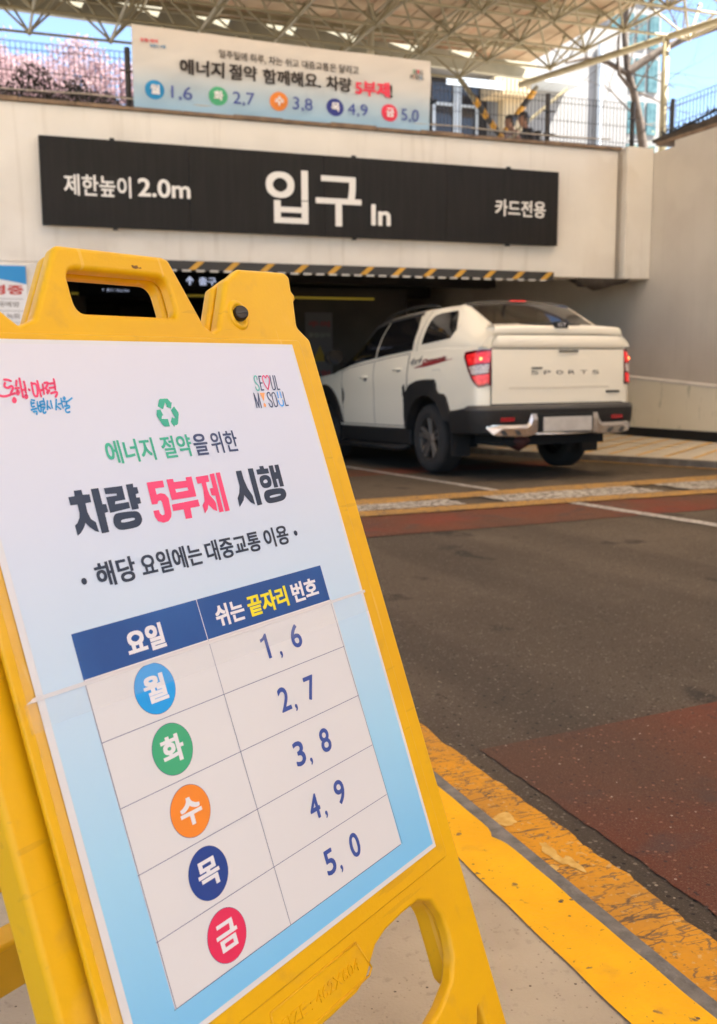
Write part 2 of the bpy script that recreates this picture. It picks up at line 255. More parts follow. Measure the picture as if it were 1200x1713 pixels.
# ------------------------------------------------------------------ mesh helpers
class MB:
    def __init__(s): s.v = []; s.f = []
    def quad(s, a, b, c, d):
        i = len(s.v); s.v += [Vector(a), Vector(b), Vector(c), Vector(d)]; s.f.append((i, i+1, i+2, i+3)); return s
    def poly(s, pts):
        i = len(s.v); s.v += [Vector(p) for p in pts]; s.f.append(tuple(range(i, i+len(pts)))); return s
    def box(s, x0, x1, y0, y1, z0, z1):
        i = len(s.v)
        s.v += [Vector(p) for p in ((x0,y0,z0),(x1,y0,z0),(x1,y1,z0),(x0,y1,z0),(x0,y0,z1),(x1,y0,z1),(x1,y1,z1),(x0,y1,z1))]
        s.f += [(i,i+3,i+2,i+1),(i+4,i+5,i+6,i+7),(i,i+1,i+5,i+4),(i+1,i+2,i+6,i+5),(i+2,i+3,i+7,i+6),(i+3,i,i+4,i+7)]; return s
    def grid(s, rows, closed=False):
        i = len(s.v); n = len(rows[0])
        for r in rows: s.v += [Vector(p) for p in r]
        for a in range(len(rows)-1):
            for b in range(n if closed else n-1):
                c = (b+1) % n
                s.f.append((i+a*n+b, i+a*n+c, i+(a+1)*n+c, i+(a+1)*n+b))
        return s
    def tube(s, pts, r, n=8, cap=True):
        pts = [Vector(p) for p in pts]; rs = r if isinstance(r, (list, tuple)) else [r]*len(pts); rows = []
        up = None
        for k, p in enumerate(pts):
            d = (pts[min(k+1, len(pts)-1)]-pts[max(k-1, 0)]).normalized()
            if up is None: up = d.orthogonal().normalized()
            up = (up-d*up.dot(d)).normalized(); w_ = d.cross(up)
            rows.append([p+(up*cos(2*pi*j/n)+w_*sin(2*pi*j/n))*rs[k] for j in range(n)])
        i = len(s.v); s.grid(rows, True)
        if cap:
            s.f.append(tuple(range(i+n-1, i-1, -1))); m_ = i+(len(rows)-1)*n; s.f.append(tuple(range(m_, m_+n)))
        return s
    def prism(s, pts, depth_vec):
        n = len(pts); d = Vector(depth_vec); i = len(s.v)
        s.v += [Vector(p) for p in pts]+[Vector(p)+d for p in pts]
        s.f.append(tuple(range(i+n-1, i-1, -1))); s.f.append(tuple(range(i+n, i+2*n)))
        for k in range(n): s.f.append((i+k, i+(k+1) % n, i+n+(k+1) % n, i+n+k))
        return s
    def mesh(s, name):
        me = bpy.data.meshes.new(name); me.from_pydata([tuple(p) for p in s.v], [], s.f); me.update(); return me
    def build(s, name, m, parent=None, smooth=False, bevel=0, recalc=True, mat4=None, segs=2, merge=False, subd=0):
        me = s.mesh(name)
        if recalc or merge:
            bm = bmesh.new(); bm.from_mesh(me)
            if merge: bmesh.ops.remove_doubles(bm, verts=bm.verts, dist=merge if merge is not True else 1e-4)
            if recalc: bmesh.ops.recalc_face_normals(bm, faces=bm.faces)
            bm.to_mesh(me); bm.free()
        return link(name, me, m, parent, smooth, bevel, mat4, segs, subd)
def link(name, me, m, parent=None, smooth=False, bevel=0, mat4=None, segs=2, subd=0):
    o = bpy.data.objects.new(name, me); COL.objects.link(o)
    if m is not None: me.materials.append(M[m] if isinstance(m, str) else m)
    if parent: o.parent = parent
    if mat4 is not None: o.matrix_local = mat4
    if smooth:
        for p in me.polygons: p.use_smooth = True
    if bevel:
        b = o.modifiers.new('bevel', 'BEVEL'); b.width = bevel; b.segments = segs; b.limit_method = 'ANGLE'; b.angle_limit = radians(35)
        for p in me.polygons: p.use_smooth = True
        b.harden_normals = True
    if subd:
        q = o.modifiers.new('sub', 'SUBSURF'); q.levels = q.render_levels = subd
    return o
def tag(o, label=None, cat=None, group=None, kind=None):
    if label: o['label'] = label
    if cat: o['category'] = cat
    if group: o['group'] = group
    if kind: o['kind'] = kind
    return o
def empty(name, loc, label, cat, group=None, rot=None):
    o = bpy.data.objects.new(name, None); COL.objects.link(o); o.location = loc
    if rot is not None: o.rotation_euler = rot
    o.empty_display_size = .2
    return tag(o, label, cat, group)
def inst(name, me, parent, m4):
    o = bpy.data.objects.new(name, me); COL.objects.link(o); o.parent = parent; o.matrix_local = m4; return o
# flat lettering: the built-in font, fitted to a box on a plane (origin, U, V, N)
_dg = None
def text_mesh(body, weight=0.0, shear=0.0, space=1.0, extrude=0.0):
    """lettering outline from the built-in font; weight thickens the strokes by that much (em) all round"""
    c = bpy.data.curves.new('t', 'FONT'); c.body = body; c.shear = shear; c.space_character = space
    c.resolution_u = 5; c.extrude = extrude; c.offset = min(weight, 0)
    o = bpy.data.objects.new('t', c); COL.objects.link(o)
    bpy.context.view_layer.update()
    me = bpy.data.meshes.new_from_object(o.evaluated_get(bpy.context.evaluated_depsgraph_get()))
    bpy.data.objects.remove(o); bpy.data.curves.remove(c)
    if weight > 0:
        V0 = [v.co.copy() for v in me.vertices]; F0 = [tuple(p.vertices) for p in me.polygons]; V = []; F = []; n = 12
        if any(ord(ch) > 0x1100 for ch in body):     # hangul: square pen, so that the stroke ends stay sharp
            q_ = [-1, -.5, 0, .5, 1] if weight > .03 else [-1, 0, 1]
            rings = [(a*weight*1.12, b*weight*.85) for a in q_ for b in q_]
        else:
            rings = [(0, 0)]+[(weight*cos(2*pi*k/n), weight*sin(2*pi*k/n)) for k in range(n)]
            if weight > .03: rings += [(weight*.5*cos(2*pi*k/6), weight*.5*sin(2*pi*k/6)) for k in range(6)]
        for k, (dx, dy) in enumerate(rings):
            i = len(V); V += [(v.x+dx, v.y+dy, v.z+k*3e-6) for v in V0]; F += [tuple(i+q for q in f) for f in F0]
        me = bpy.data.meshes.new('t'); me.from_pydata(V, [], F); me.update()
    return me
def text(parent, body, m, box, frame=None, weight=0.0, lift=0.0, shear=0.0, space=1.0, extrude=0.0, name='lettering', mat4=None, slant=0.0):
    me = text_mesh(body, weight, shear, space, extrude)
    xs = [v.co.x for v in me.vertices]; ys = [v.co.y for v in me.vertices]
    x0, x1, y0, y1 = min(xs), max(xs), min(ys), max(ys)
    u0, u1, v0, v1 = box
    O, U, V, N = frame or (Vector((0, 0, 0)), Vector((1, 0, 0)), Vector((0, 1, 0)), Vector((0, 0, 1)))
    O = Vector(O); U = Vector(U); V = Vector(V); N = Vector(N)
    for v in me.vertices:
        a = u0+(v.co.x-x0)/(x1-x0)*(u1-u0); b = v0+(v.co.y-y0)/(y1-y0)*(v1-v0)
        a += (b-v0)*slant
        v.co = O+U*a+V*b+N*(lift+v.co.z)
    return link(name, me, m, parent, mat4=mat4)
def disc(mb, cx, cy, r, z=0, n=40, ry=None):
    ry = ry or r
    return mb.poly([(cx+r*cos(2*pi*k/n), cy+ry*sin(2*pi*k/n), z) for k in range(n)])
def ribbon(mb, pts, w_, z=0.0, round_=True):
    pts = [Vector((p[0], p[1], 0)) for p in pts]
    if round_ and len(pts) > 2:
        q = []
        for i in range(len(pts)-1):
            p0 = pts[max(i-1, 0)]; p1 = pts[i]; p2 = pts[i+1]; p3 = pts[min(i+2, len(pts)-1)]
            for k in range(4):
                t = k/4; q.append(0.5*((2*p1)+(-p0+p2)*t+(2*p0-5*p1+4*p2-p3)*t*t+(-p0+3*p1-3*p2+p3)*t**3))
        q.append(pts[-1]); pts = q
    for p in (pts[0], pts[-1]): disc(mb, p.x, p.y, w_/2, z, 10)
    L = []; R = []
    for k, p in enumerate(pts):
        d = pts[min(k+1, len(pts)-1)]-pts[max(k-1, 0)]
        if d.length < 1e-6: d = Vector((1, 0, 0))
        d.normalize(); n = Vector((-d.y, d.x, 0))*w_/2
        L.append(p+n+Vector((0, 0, z))); R.append(p-n+Vector((0, 0, z)))
    mb.grid([L, R]); return mb
def fillet(pts, segs=6):
    out = []; n = len(pts)
    for i in range(n):
        p = Vector(pts[i][:2]); r = pts[i][2] if len(pts[i]) > 2 else 0
        a = Vector(pts[i-1][:2]); b = Vector(pts[(i+1) % n][:2])
        if r <= 0: out.append(tuple(p)); continue
        da = a-p; db = b-p; la, lb = da.length, db.length; da.normalize(); db.normalize()
        ang = math.acos(max(-1, min(1, da.dot(db)))); t = min(r/max(math.tan(ang/2), 1e-3), la*.48, lb*.48)
        s0 = p+da*t; s1 = p+db*t
        for k in range(segs+1):
            q = k/segs; out.append(tuple((s0*(1-q)**2)+(p*2*q*(1-q))+(s1*q*q)))
    return out
def slab(name, outlines, z0, z1, bev, m, parent, mat4, s=0.001, resol=4):
    """plate with holes between z0 and z1, its edges rounded by bev; the first outline is the rim, the others holes"""
    from mathutils.geometry import tessellate_polygon
    V = []; F = []; flats = []
    for oi, o_ in enumerate(outlines):
        pts = [Vector((q[0]*s, q[1]*s)) for q in o_]
        q_ = [pts[0]]
        for p in pts[1:]:
            if (p-q_[-1]).length > 4e-4: q_.append(p)
        if (q_[0]-q_[-1]).length < 4e-4: q_.pop()
        pts = q_; n = len(pts)
        area = sum(pts[i].cross(pts[(i+1) % n]) for i in range(n))
        if (area > 0) != (oi == 0): pts.reverse()
        inw = []
        for i in range(n):
            d0 = (pts[i]-pts[i-1]).normalized(); d1 = (pts[(i+1) % n]-pts[i]).normalized()
            n0 = Vector((-d0.y, d0.x)); n1 = Vector((-d1.y, d1.x)); mm = (n0+n1)
            mm = mm.normalized() if mm.length > 1e-4 else n0
            inw.append(mm/max(.6, mm.dot(n0)))
        for _ in range(2): inw = [(inw[i-1]*.25+inw[i]*.5+inw[(i+1) % n]*.25) for i in range(n)]
        prof = [(bev*(1-sin(a)), z1-bev*(1-cos(a))) for a in [pi/2*k/resol for k in range(resol+1)]]
        prof += [(p[0], z0+z1-p[1]) for p in prof[::-1]]
        i0 = len(V); ring = []
        for d, z in prof:
            V += [(pts[i].x+inw[i].x*d, pts[i].y+inw[i].y*d, z) for i in range(n)]
        for k in range(len(prof)-1):
            for i in range(n): F.append((i0+k*n+i, i0+(k+1)*n+i, i0+(k+1)*n+(i+1) % n, i0+k*n+(i+1) % n))
        flats.append((i0, n, i0+(len(prof)-1)*n))
    for which in (0, 2):
        loops = [[Vector(V[f[which]+i]) for i in range(f[1])] for f in flats]; idx = [f[which]+i for f in flats for i in range(f[1])]
        for t in tessellate_polygon(loops):
            t = tuple(idx[q] for q in t)
            a_, b_, c_ = (Vector(V[q]) for q in t)
            up_ = (b_-a_).cross(c_-a_).z > 0
            F.append(t if up_ == (which == 0) else t[::-1])
    me = bpy.data.meshes.new(name); me.from_pydata(V, [], F); me.update()
    nf = sum(len(o_) for o_ in flats)
    bm = bmesh.new(); bm.from_mesh(me); bmesh.ops.recalc_face_normals(bm, faces=bm.faces)
    for f in bm.faces: f.smooth = True
    bm.to_mesh(me); bm.free()
    o = link(name, me, m, parent, mat4=mat4)
    wn = o.modifiers.new('wn', 'WEIGHTED_NORMAL'); wn.keep_sharp = False; wn.weight = 100; wn.thresh = .01
    return o

# ------------------------------------------------------------------ the ground: pavement, kerb, road falling 3% towards the garage
def gz(y): return -0.03*(y-1)
def strip(name, m, xl, xr, ys, dz, kind='structure', parent=None, wob=0.0, thick=None):
    mb = MB(); rows = []
    for y in ys:
        a = xl(y) if callable(xl) else xl; b = xr(y) if callable(xr) else xr
        if wob: b += random.uniform(-wob, wob)
        rows.append([(a, y, gz(y)+dz), (b, y, gz(y)+dz)])
    mb.grid(rows)
    if thick:
        mb.grid([[(r[1][0], r[1][1], r[1][2]), (r[1][0], r[1][1], r[1][2]-thick)] for r in rows])
    o = mb.build(name, m, parent)
    for p in o.data.polygons:
        if p.normal.z < -0.5: p.flip()
    if kind: tag(o, kind=kind)
    return o
YS = [-14, -6, -2]+[k*0.5 for k in range(-2, 60)]
kx = [(-14, 8.35), (8.0, 8.2), (9.4, 8.0), (10.4, 7.78), (11.2, 7.55), (12.2, 7.2), (13.0, 7.1), (32, 7.1)]
def kerbx(y):
    for (a, b), (c, d) in zip(kx, kx[1:]):
        if y <= c: return b+(d-b)*(y-a)/(c-a)
    return kx[-1][1]
strip('road', 'asphalt', 1.08, lambda y: kerbx(y)+.02, YS, -0.022)
def jag(y): return 1.113+0.003*sin(y*5.1)+0.004*sin(y*23.7+1)*sin(y*3.1)+0.0025*sin(y*61)*sin(y*7)
GY = [k*0.02-1.5 for k in range(0, 400)]+[7+k*.5 for k in range(20)]
strip('gutter_strip', 'gutter', lambda y: 0.979+.0015*sin(y*29)+.001*sin(y*71), lambda y: jag(y), GY, -0.010, wob=.0035, thick=.02)
strip('kerb_joint', 'joint', 0.94, 0.99, GY, -0.001)
def kl(y): return 0.836+0.0012*sin(y*4)+0.0008*sin(y*31)
strip('kerb', 'kerb_yellow', lambda y: kl(y), lambda y: 0.955+0.0012*sin(y*17)*sin(y*5)+.0007*sin(y*43)-(.012*max(0, 1-abs(y-1.72)/.03)), GY, 0.004, thick=.03)
strip('pavement', 'pave', -16, 0.90, YS, 0.0)
MB().quad((-300, -300, -1.6), (300, -300, -1.6), (300, 300, -1.6), (-300, 300, -1.6)).build('ground', 'earth')
tag(bpy.data.objects['ground'], kind='structure')
for cx_, cy_, a_, b_, n_ in ((1.018, 1.808, .026, .034, 1), (1.03, 1.63, .013, .045, 2), (1.045, 1.575, .012, .03, 6), (.995, 1.575, .012, .018, 4)):
    rs_ = random.Random(n_); mb = MB(); ph = [rs_.uniform(0, 6) for _ in range(4)]; rr = lambda q: 1+.18*sin(2*q+ph[0])+.14*sin(3*q+ph[1])+.08*sin(5*q+ph[2])+.04*sin(9*q+ph[3]); mb.poly([(cx_+a_*cos(q)*rr(q), cy_+b_*sin(q)*rr(q), gz(cy_+b_*sin(q)*rr(q))-.0085) for q in [2*pi*k/48 for k in range(48)]])
    tag(mb.build('paint_splat', 'paint_splat'), kind='structure')
# small chips of stone broken off along the kerb joint
def sheet(name, m, pts, dz, sub=8, jitter=0.0):
    """a quad painted on the road, its edges slightly ragged"""
    mb = MB(); a, b, c, d = [Vector((p[0], p[1])) for p in pts]; rows = []
    for i in range(sub+1):
        t = i/sub; row = []
        for j in range(13):
            s_ = j/12; p = (a*(1-s_)+b*s_)*(1-t)+(d*(1-s_)+c*s_)*t
            if jitter and (i in (0, sub)): p = p+Vector((0, random.uniform(-jitter, jitter)))
            if jitter and (j in (0, 12)): p = p+Vector((random.uniform(-jitter, jitter), 0))
            row.append((p.x, p.y, gz(p.y)-0.022+dz))
        rows.append(row)
    o = mb.grid(rows).build(name, m)
    for p in o.data.polygons:
        if p.normal.z < 0: p.flip()
    tag(o, kind='structure'); return o
sheet('red_road_coating', 'red_road', [(1.178, -3), (5.2, -3), (5.2, 2.62), (1.185, 2.235)], .003, 220, .004)
sheet('red_road_band', 'red_road', [(1.14, 5.90), (8.3, 6.35), (8.3, 7.25), (1.14, 6.94)], .004, 24, .02)
sheet('red_road_band', 'red_road', [(1.14, 10.3), (6.9, 10.7), (6.9, 11.5), (1.14, 11.2)], .004, 20, .01)
sheet('white_lane_line', 'line_white', [(4.60, 5.2), (4.72, 5.2), (4.36, 12.3), (4.27, 12.3)], .008, 90, .008)
sheet('yellow_hump_line', 'line_yellow', [(1.14, 6.92), (8.2, 7.12), (8.25, 7.42), (1.14, 7.23)], .012, 20, .012)
sheet('yellow_hump_line', 'line_yellow', [(1.14, 7.52), (8.3, 8.2), (8.35, 8.6), (1.14, 7.90)], .012, 20, .012)
for a, b in ((1.5, 3.75), (4.1, 5.75), (6.05, 7.9)):
    sheet('worn_white_block', 'line_crazed', [(a, 7.24+(a-1.4)*.03), (b, 7.24+(b-1.4)*.03), (b, 7.53+(b-1.4)*.095), (a, 7.53+(a-1.4)*.095)], .014, 12, .03)
# raised walkway beside the right wall, with diagonal yellow paint bars
mb = MB(); rows = []; WY = [-14, 4, 7, 8, 9, 10, 10.6, 11.2, 11.8, 12.4, 13.2, 20, 31]
def wz(y): return -0.045-(y-10.4)*.018
rows = [[(kerbx(y), y, gz(y)+.055), (9.0, y, wz(y))] for y in WY]
o = mb.grid(rows).build('side_walkway', 'walk'); tag(o, kind='structure')
for p in o.data.polygons:
    if p.normal.z < 0: p.flip()
mb = MB()
mb.grid([[(kerbx(y)-.10, y, gz(y)-.03), (kerbx(y)-.10, y, gz(y)+.055), (kerbx(y)+.004, y, gz(y)+.060)] for y in WY])
o = mb.build('side_kerb', 'kerb_stone'); tag(o, kind='structure')
def wp(x, y):
    k = kerbx(y); t = (x-k)/(9.0-k); return (gz(y)+.055)*(1-t)+wz(y)*t+.006
for k in range(14):
    y0 = 7.6+k*.42; mb = MB(); r0 = []; r1 = []
    for j in range(7):
        t = j/6; x = kerbx(y0)+.05+t*(8.78-kerbx(y0)-.05); y = y0+t*.22
        r0.append((x, y, wp(x, y))); r1.append((x, y+.075, wp(x, y+.075)))
    o = mb.grid([r0, r1]).build('walkway_paint_bar', 'walk_yellow'); tag(o, kind='structure')
sheet('road_edge_line', 'line_yellow', [(7.95, 8.2), (8.06, 8.2), (7.42, 11.3), (7.31, 11.3)], .010, 14, .006)

# ------------------------------------------------------------------ entrance wall
T = empty('entrance_wall', (4.6, 12.0, -.35), 'cream painted concrete wall over the garage entrance, carrying the long black sign', 'wall')
def L(mb, T=T):
    for v in mb.v: v -= T.location
    return mb
def pt(mb, name, m, T_, **k):
    for v in mb.v: v -= T_.location
    return mb.build(name, m, T_, **k)
pt(MB().box(-6, 8.36, 12.0, 12.4, 2.10, 3.80), 'wall_face', 'wall', T, bevel=.008)
pt(MB().box(-6, 0.98, 12.004, 12.4, -.6, 2.098), 'side_pier', 'wall', T, bevel=.008)
pt(MB().box(8.362, 8.47, 12.16, 12.4, 2.10, 3.80), 'recess', 'wall', T)
pt(MB().box(8.47, 8.896, 11.93, 12.4, 2.10, 3.86), 'pilaster', 'wall', T, bevel=.01)
mb = MB(); xs = [-6+.6*k for k in range(25)]; 
for a, b in zip(xs, xs[1:]):
    b = min(b, 8.40); dz = random.uniform(-.008, .008); mb.box(a, b-.006, 11.955, 12.42, 3.802, 3.848+dz)
pt(mb, 'coping', 'coping', T, bevel=.006)
# retaining wall on the right
T2 = empty('retaining_wall', (9.1, 8.0, -.2), 'beige retaining wall on the right with a lower grey plinth and black skirting', 'wall')
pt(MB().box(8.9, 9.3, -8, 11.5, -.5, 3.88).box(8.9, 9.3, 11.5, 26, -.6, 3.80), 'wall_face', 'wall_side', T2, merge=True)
mb = MB(); lz = lambda y: .638+(y-10.45)*.055
mb.grid([[(8.84, y, wz(y)-.2), (8.84, y, lz(y)), (8.899, y, lz(y)+.012)] for y in (-8, 4, 8, 9, 10, 11, 12, 13, 14, 20)])
pt(mb, 'plinth', 'wall_low', T2)
mb = MB(); mb.grid([[(8.832, y, lz(y)-.022), (8.832, y, lz(y)+.006), (8.84, y, lz(y)+.014), (8.899, y, lz(y)+.026)] for y in (-8, 4, 8, 9, 10, 11, 12, 13, 14, 20)])
pt(mb, 'plinth_edge', 'wall', T2)
mb = MB(); mb.grid([[(8.815, y, wz(y)-.1), (8.815, y, wz(y)+.10), (8.838, y, wz(y)+.105)] for y in (-8, 4, 8, 9, 10, 11, 12, 13, 14, 20)])
pt(mb, 'skirting', 'under', T2)
mb = MB().box(8.895, 9.34, -8, 11.9, 3.884, 3.93); pt(mb, 'coping', 'coping', T2)
# dark lump of netting / bracket under the pilaster
mb = MB(); rows = []
for k in range(9):
    t = k/8; x = 7.75+t*1.0; d = (.13*sin(pi*min(1, t*1.15+.05))**.8+.02*sin(k*2.3))
    rows.append([(x, 11.98, 2.098), (x, 12.0, 2.098-d), (x, 12.16, 2.098-d*1.1), (x, 12.3, 2.098)])
tag(pt(mb.grid(rows), 'pipe_cover', 'dark_net', T2 if False else T, smooth=True), None)
# garage interior
T3 = empty('garage_interior', (4, 18, -.5), 'dark concrete parking garage interior behind the entrance opening', 'garage')
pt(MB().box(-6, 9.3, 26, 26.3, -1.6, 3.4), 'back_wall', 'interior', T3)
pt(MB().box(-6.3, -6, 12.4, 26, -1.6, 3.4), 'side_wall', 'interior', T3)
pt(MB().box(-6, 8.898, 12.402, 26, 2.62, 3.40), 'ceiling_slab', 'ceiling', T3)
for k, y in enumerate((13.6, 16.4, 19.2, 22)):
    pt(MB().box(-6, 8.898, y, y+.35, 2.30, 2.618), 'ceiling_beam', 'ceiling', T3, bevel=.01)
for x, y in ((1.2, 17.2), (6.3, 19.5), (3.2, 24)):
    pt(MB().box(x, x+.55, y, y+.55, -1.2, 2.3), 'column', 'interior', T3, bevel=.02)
o = MB().box(1.45, 6.5, 16.35, 16.398, 2.04, 2.075); o = pt(o, 'yellow_edge_bar', 'interior_yellow', T3)
# notices on the back partition (warning posters by the door)
pt(MB().box(4.9, 7.4, 17.0, 17.2, -1.2, 2.28), 'partition', 'interior', T3)
T4 = empty('warning_poster', (5.72, 16.98, 1.15), 'dim paper warning poster with a yellow triangle on the partition inside the garage', 'poster')
mb = MB().box(5.45, 5.95, 16.975, 16.995, .55, 1.85); pt(mb, 'sheet', mat('dim_paper', (.11, .105, .11), .8), T4)
for k, (z0, z1, m) in enumerate(((1.60, 1.70, 'decal_red'), (1.42, 1.50, 'decal_grey'), (.72, .84, 'decal_red'))):
    text(T4, ['주의', '출입금지', '위험'][k], m, (5.50, 5.90, z0, z1), (-T4.location, (1, 0, 0), (0, 0, 1), (0, -1, 0)), .02, lift=-16.973)
mb = MB().poly([(5.58, 16.972, 1.0), (5.84, 16.972, 1.0), (5.71, 16.972, 1.28)]); pt(mb, 'warning_triangle', mat('dim_yellow', (.28, .19, .02), .7), T4)
# hanging direction signs inside
def hang(x0, x1, y, z0, z1, label):
    t = empty('hanging_sign', ((x0+x1)/2, y, z1), label, 'sign', None)
    pt(MB().box(x0, x1, y, y+.06, z0, z1), 'panel', 'under', t, bevel=.005)
    for x in (x0+.15, x1-.15): pt(MB().box(x-.01, x+.01, y+.02, y+.04, z1, 2.62), 'hanger', 'under', t)
    return t
t = hang(2.7, 4.3, 15.4, 2.09, 2.33, 'dark hanging exit sign with up arrow inside the garage mouth')
F = (-t.location, (1, 0, 0), (0, 0, 1), (0, -1, 0))
text(t, '출구', 'lit_text', (3.25, 3.52, 2.15, 2.27), F, .015, lift=-15.395)
text(t, 'Way Out', 'lit_text', (3.56, 3.79, 2.155, 2.20), F, .01, lift=-15.395)
mb = MB(); A_ = [(3.10, 2.15), (3.125, 2.15), (3.125, 2.23), (3.165, 2.195), (3.165, 2.225), (3.1125, 2.28), (3.06, 2.225), (3.06, 2.195), (3.10, 2.23)]
mb.poly([(a, 15.396, b) for a, b in A_[:3]+[(3.10, 2.23)]]); mb.poly([(3.06, 15.396, 2.195), (3.1125, 15.396, 2.245), (3.1125, 15.396, 2.28), (3.06, 15.396, 2.225)]); mb.poly([(3.165, 15.396, 2.195), (3.165, 15.396, 2.225), (3.1125, 15.396, 2.28), (3.1125, 15.396, 2.245)])
pt(mb, 'arrow', 'lit_text', t)
t = hang(1.55, 2.9, 16.2, 2.01, 2.2, 'small dim hanging sign further inside the garage, left of the exit sign')
text(t, '↑  출구 / Way Out', 'lit_text', (1.9, 2.32, 2.08, 2.13), (-t.location, (1, 0, 0), (0, 0, 1), (0, -1, 0)), .0, lift=-16.195)
bpy.data.materials['lit_sign_letters']

# striped clearance bar
T5 = empty('clearance_bar', (4.5, 11.9, 2.0), 'black bar with slanting orange stripes along the bottom edge of the entrance wall', 'clearance bar')
x0, x1 = .98, 7.33
pt(MB().box(x0, x1, 11.90, 11.97, 2.045, 2.155), 'bar', 'stripe_black', T5, bevel=.004)
n = 15
for k in range(n):
    a = x0+.12+k*.43
    if a+.2 > x1: break
    pt(MB().prism([(a, 11.8985, 2.052), (a+.085, 11.8985, 2.052), (a+.20, 11.8985, 2.150), (a+.115, 11.8985, 2.150)], (0, -.002, 0)), 'stripe', 'stripe_yellow', T5)
me0 = MB().box(0, .10, 0, .012, 0, .022).mesh('dash'); me0.materials.append(M['stripe_pale'])
for k in range(38): 
    inst('edge_dash', me0, T5, Matrix.Translation(Vector((x0+.02+k*.165, 11.892, 2.030))-T5.location))
# long black entrance sign
T6 = empty('entrance_sign', (4.07, 11.93, 2.5), 'long black signboard reading 입구 In in white letters', 'sign')
for a, b in ((.785, 2.43), (2.433, 4.075), (4.078, 5.72), (5.723, 7.362)):
    pt(MB().box(a, b, 11.885, 11.96, 2.497, 3.445), 'panel', 'sign_black', T6, bevel=.003)
for x in (1.55, 4.45, 6.6):
    for z in (3.445, 2.470): pt(MB().box(x, x+.05, 11.90, 11.94, z, z+.027), 'bracket', 'dark_iron', T6)
F6 = (-T6.location, (1, 0, 0), (0, 0, 1), (0, -1, 0)); LF = -11.883
text(T6, '제한높이', 'white_letter', (1.03, 1.765, 2.825, 3.055), F6, .016, LF)
text(T6, '2.0m', 'white_letter', (1.84, 2.44, 2.85, 3.055), F6, .022, LF)
text(T6, '입구', 'white_letter', (3.345, 4.56, 2.62, 3.25), F6, .018, LF)
text(T6, 'In', 'white_letter', (4.69, 4.95, 2.65, 2.905), F6, .028, LF)
text(T6, '카드전용', 'white_letter', (6.42, 7.17, 2.845, 3.055), F6, .018, LF)
# notice on the pier at the far left
T7 = empty('camera_notice', (.1, 11.99, 1.3), 'white notice with blue curved header and red lettering on the wall at far left', 'notice')
pt(MB().box(-.75, .585, 11.97, 12.0, .75, 2.052), 'board', 'paper', T7)
mb = MB(); N = 14
top = [(-.75+1.335*k/N, 11.967, 2.05) for k in range(N+1)]; bot = [(p[0], 11.967, 2.05-.215+.10*cos((k/N-.5)*2.9)) for k, p in enumerate(top)]
pt(mb.grid([top, bot]), 'header', 'notice_blue', T7)
F7 = (-T7.location, (1, 0, 0), (0, 0, 1), (0, -1, 0))
text(T7, 'CCTV 촬영중', 'notice_red', (-.55, .55, 1.735, 1.84), F7, .03, -11.965)
for k, s_ in enumerate(('설치목적 : 범죄예방 및 화재예방', '촬영시간 : 24시간 연속촬영 및 녹화', '촬영범위 : 주차장 전역 및 안전', '관리책임자 : 주차관리 담당자')):
    z = 1.61-k*.13
    pt(MB().box(-.70, .54, 11.966, 11.968, z+.075, z+.080), 'rule_line', 'notice_grey', T7)
    text(T7, s_, 'notice_grey', (-.68, .50, z-.01, z+.05), F7, .01, -11.965)

# ------------------------------------------------------------------ fence on the entrance wall
T8 = empty('mesh_fence', (3, 12.2, 3.84), 'dark brown wire mesh fence standing on the entrance wall coping', 'fence')
for x, z1 in ((-2.2, 4.53), (1.82, 4.53), (5.62, 4.50), (7.35, 4.50), (8.70, 4.50)):
    p = pt(MB().tube([(x, 12.18, 3.84), (x, 12.18, z1)], .034, 10), 'post', 'fence', T8, smooth=False)
    for z in (3.98, 4.27): pt(MB().box(x-.09, x+.09, 12.13, 12.15, z-.008, z+.008), 'clamp', 'fence', T8)
def mesh_panel(mb, p0, p1, z0, z1, dx=.0555, rows_=(0, .05, .28, .52, .60), r=.0032):
    p0 = Vector(p0); p1 = Vector(p1); n = int((p1-p0).length/dx)
    for k in range(n+1):
        p = p0+(p1-p0)*k/n; mb.tube([(p.x, p.y, z0), (p.x, p.y, z1)], r*1.5, 4, False)
    for q in rows_:
        z = z0+(z1-z0)*q/.60; mb.tube([(p0.x, p0.y, z), (p1.x, p1.y, z)], r, 4, False); mb.tube([(p0.x, p0.y, z+.012), (p1.x, p1.y, z+.012)], r*.8, 4, False)
for a, b in ((-2.2, 1.79), (1.85, 5.59), (5.65, 7.32), (7.38, 8.67)):
    mb = MB(); mesh_panel(mb, (a, 12.18, 0), (b, 12.18, 0), 3.90, 4.475); o = pt(mb, 'wire_panel', 'fence', T8, recalc=False)
mb = MB(); pts = []
for k in range(60):
    t = k/59; x = -1.0+t*9.3; pts.append((x, 12.1, 3.97-.02*sin(pi*(t*4 % 1))))
pt(mb.tube(pts, .009, 6), 'rope', 'rope', T8)
# ornate iron railing and mesh on top of the right wall
T9 = empty('iron_railing', (9.0, 8, 3.93), 'black scrolled iron railing along the top of the right retaining wall', 'railing')
pt(MB().tube([(8.95, 12.0, 3.97), (8.95, 11.2, 4.06), (8.95, 10.5, 4.13), (8.95, 3, 4.15)], .016, 6), 'top_rail', 'dark_iron', T9)
pt(MB().tube([(8.95, 12.0, 3.95), (8.95, 3, 3.96)], .014, 6), 'bottom_rail', 'dark_iron', T9)
arc = MB(); arc.tube([(0, .055*cos(a), .075*sin(a)) for a in [pi*j/8 for j in range(9)]], .007, 5); arc.tube([(0, 0, 0), (0, 0, .12)], .006, 4)
am = arc.mesh('scroll'); am.materials.append(M['dark_iron'])
for k in range(70):
    y = 11.85-k*.115; inst('scroll', am, T9, Matrix.Translation(Vector((8.95, y, 4.0+(.06 if y < 11 else .0)))-T9.location))
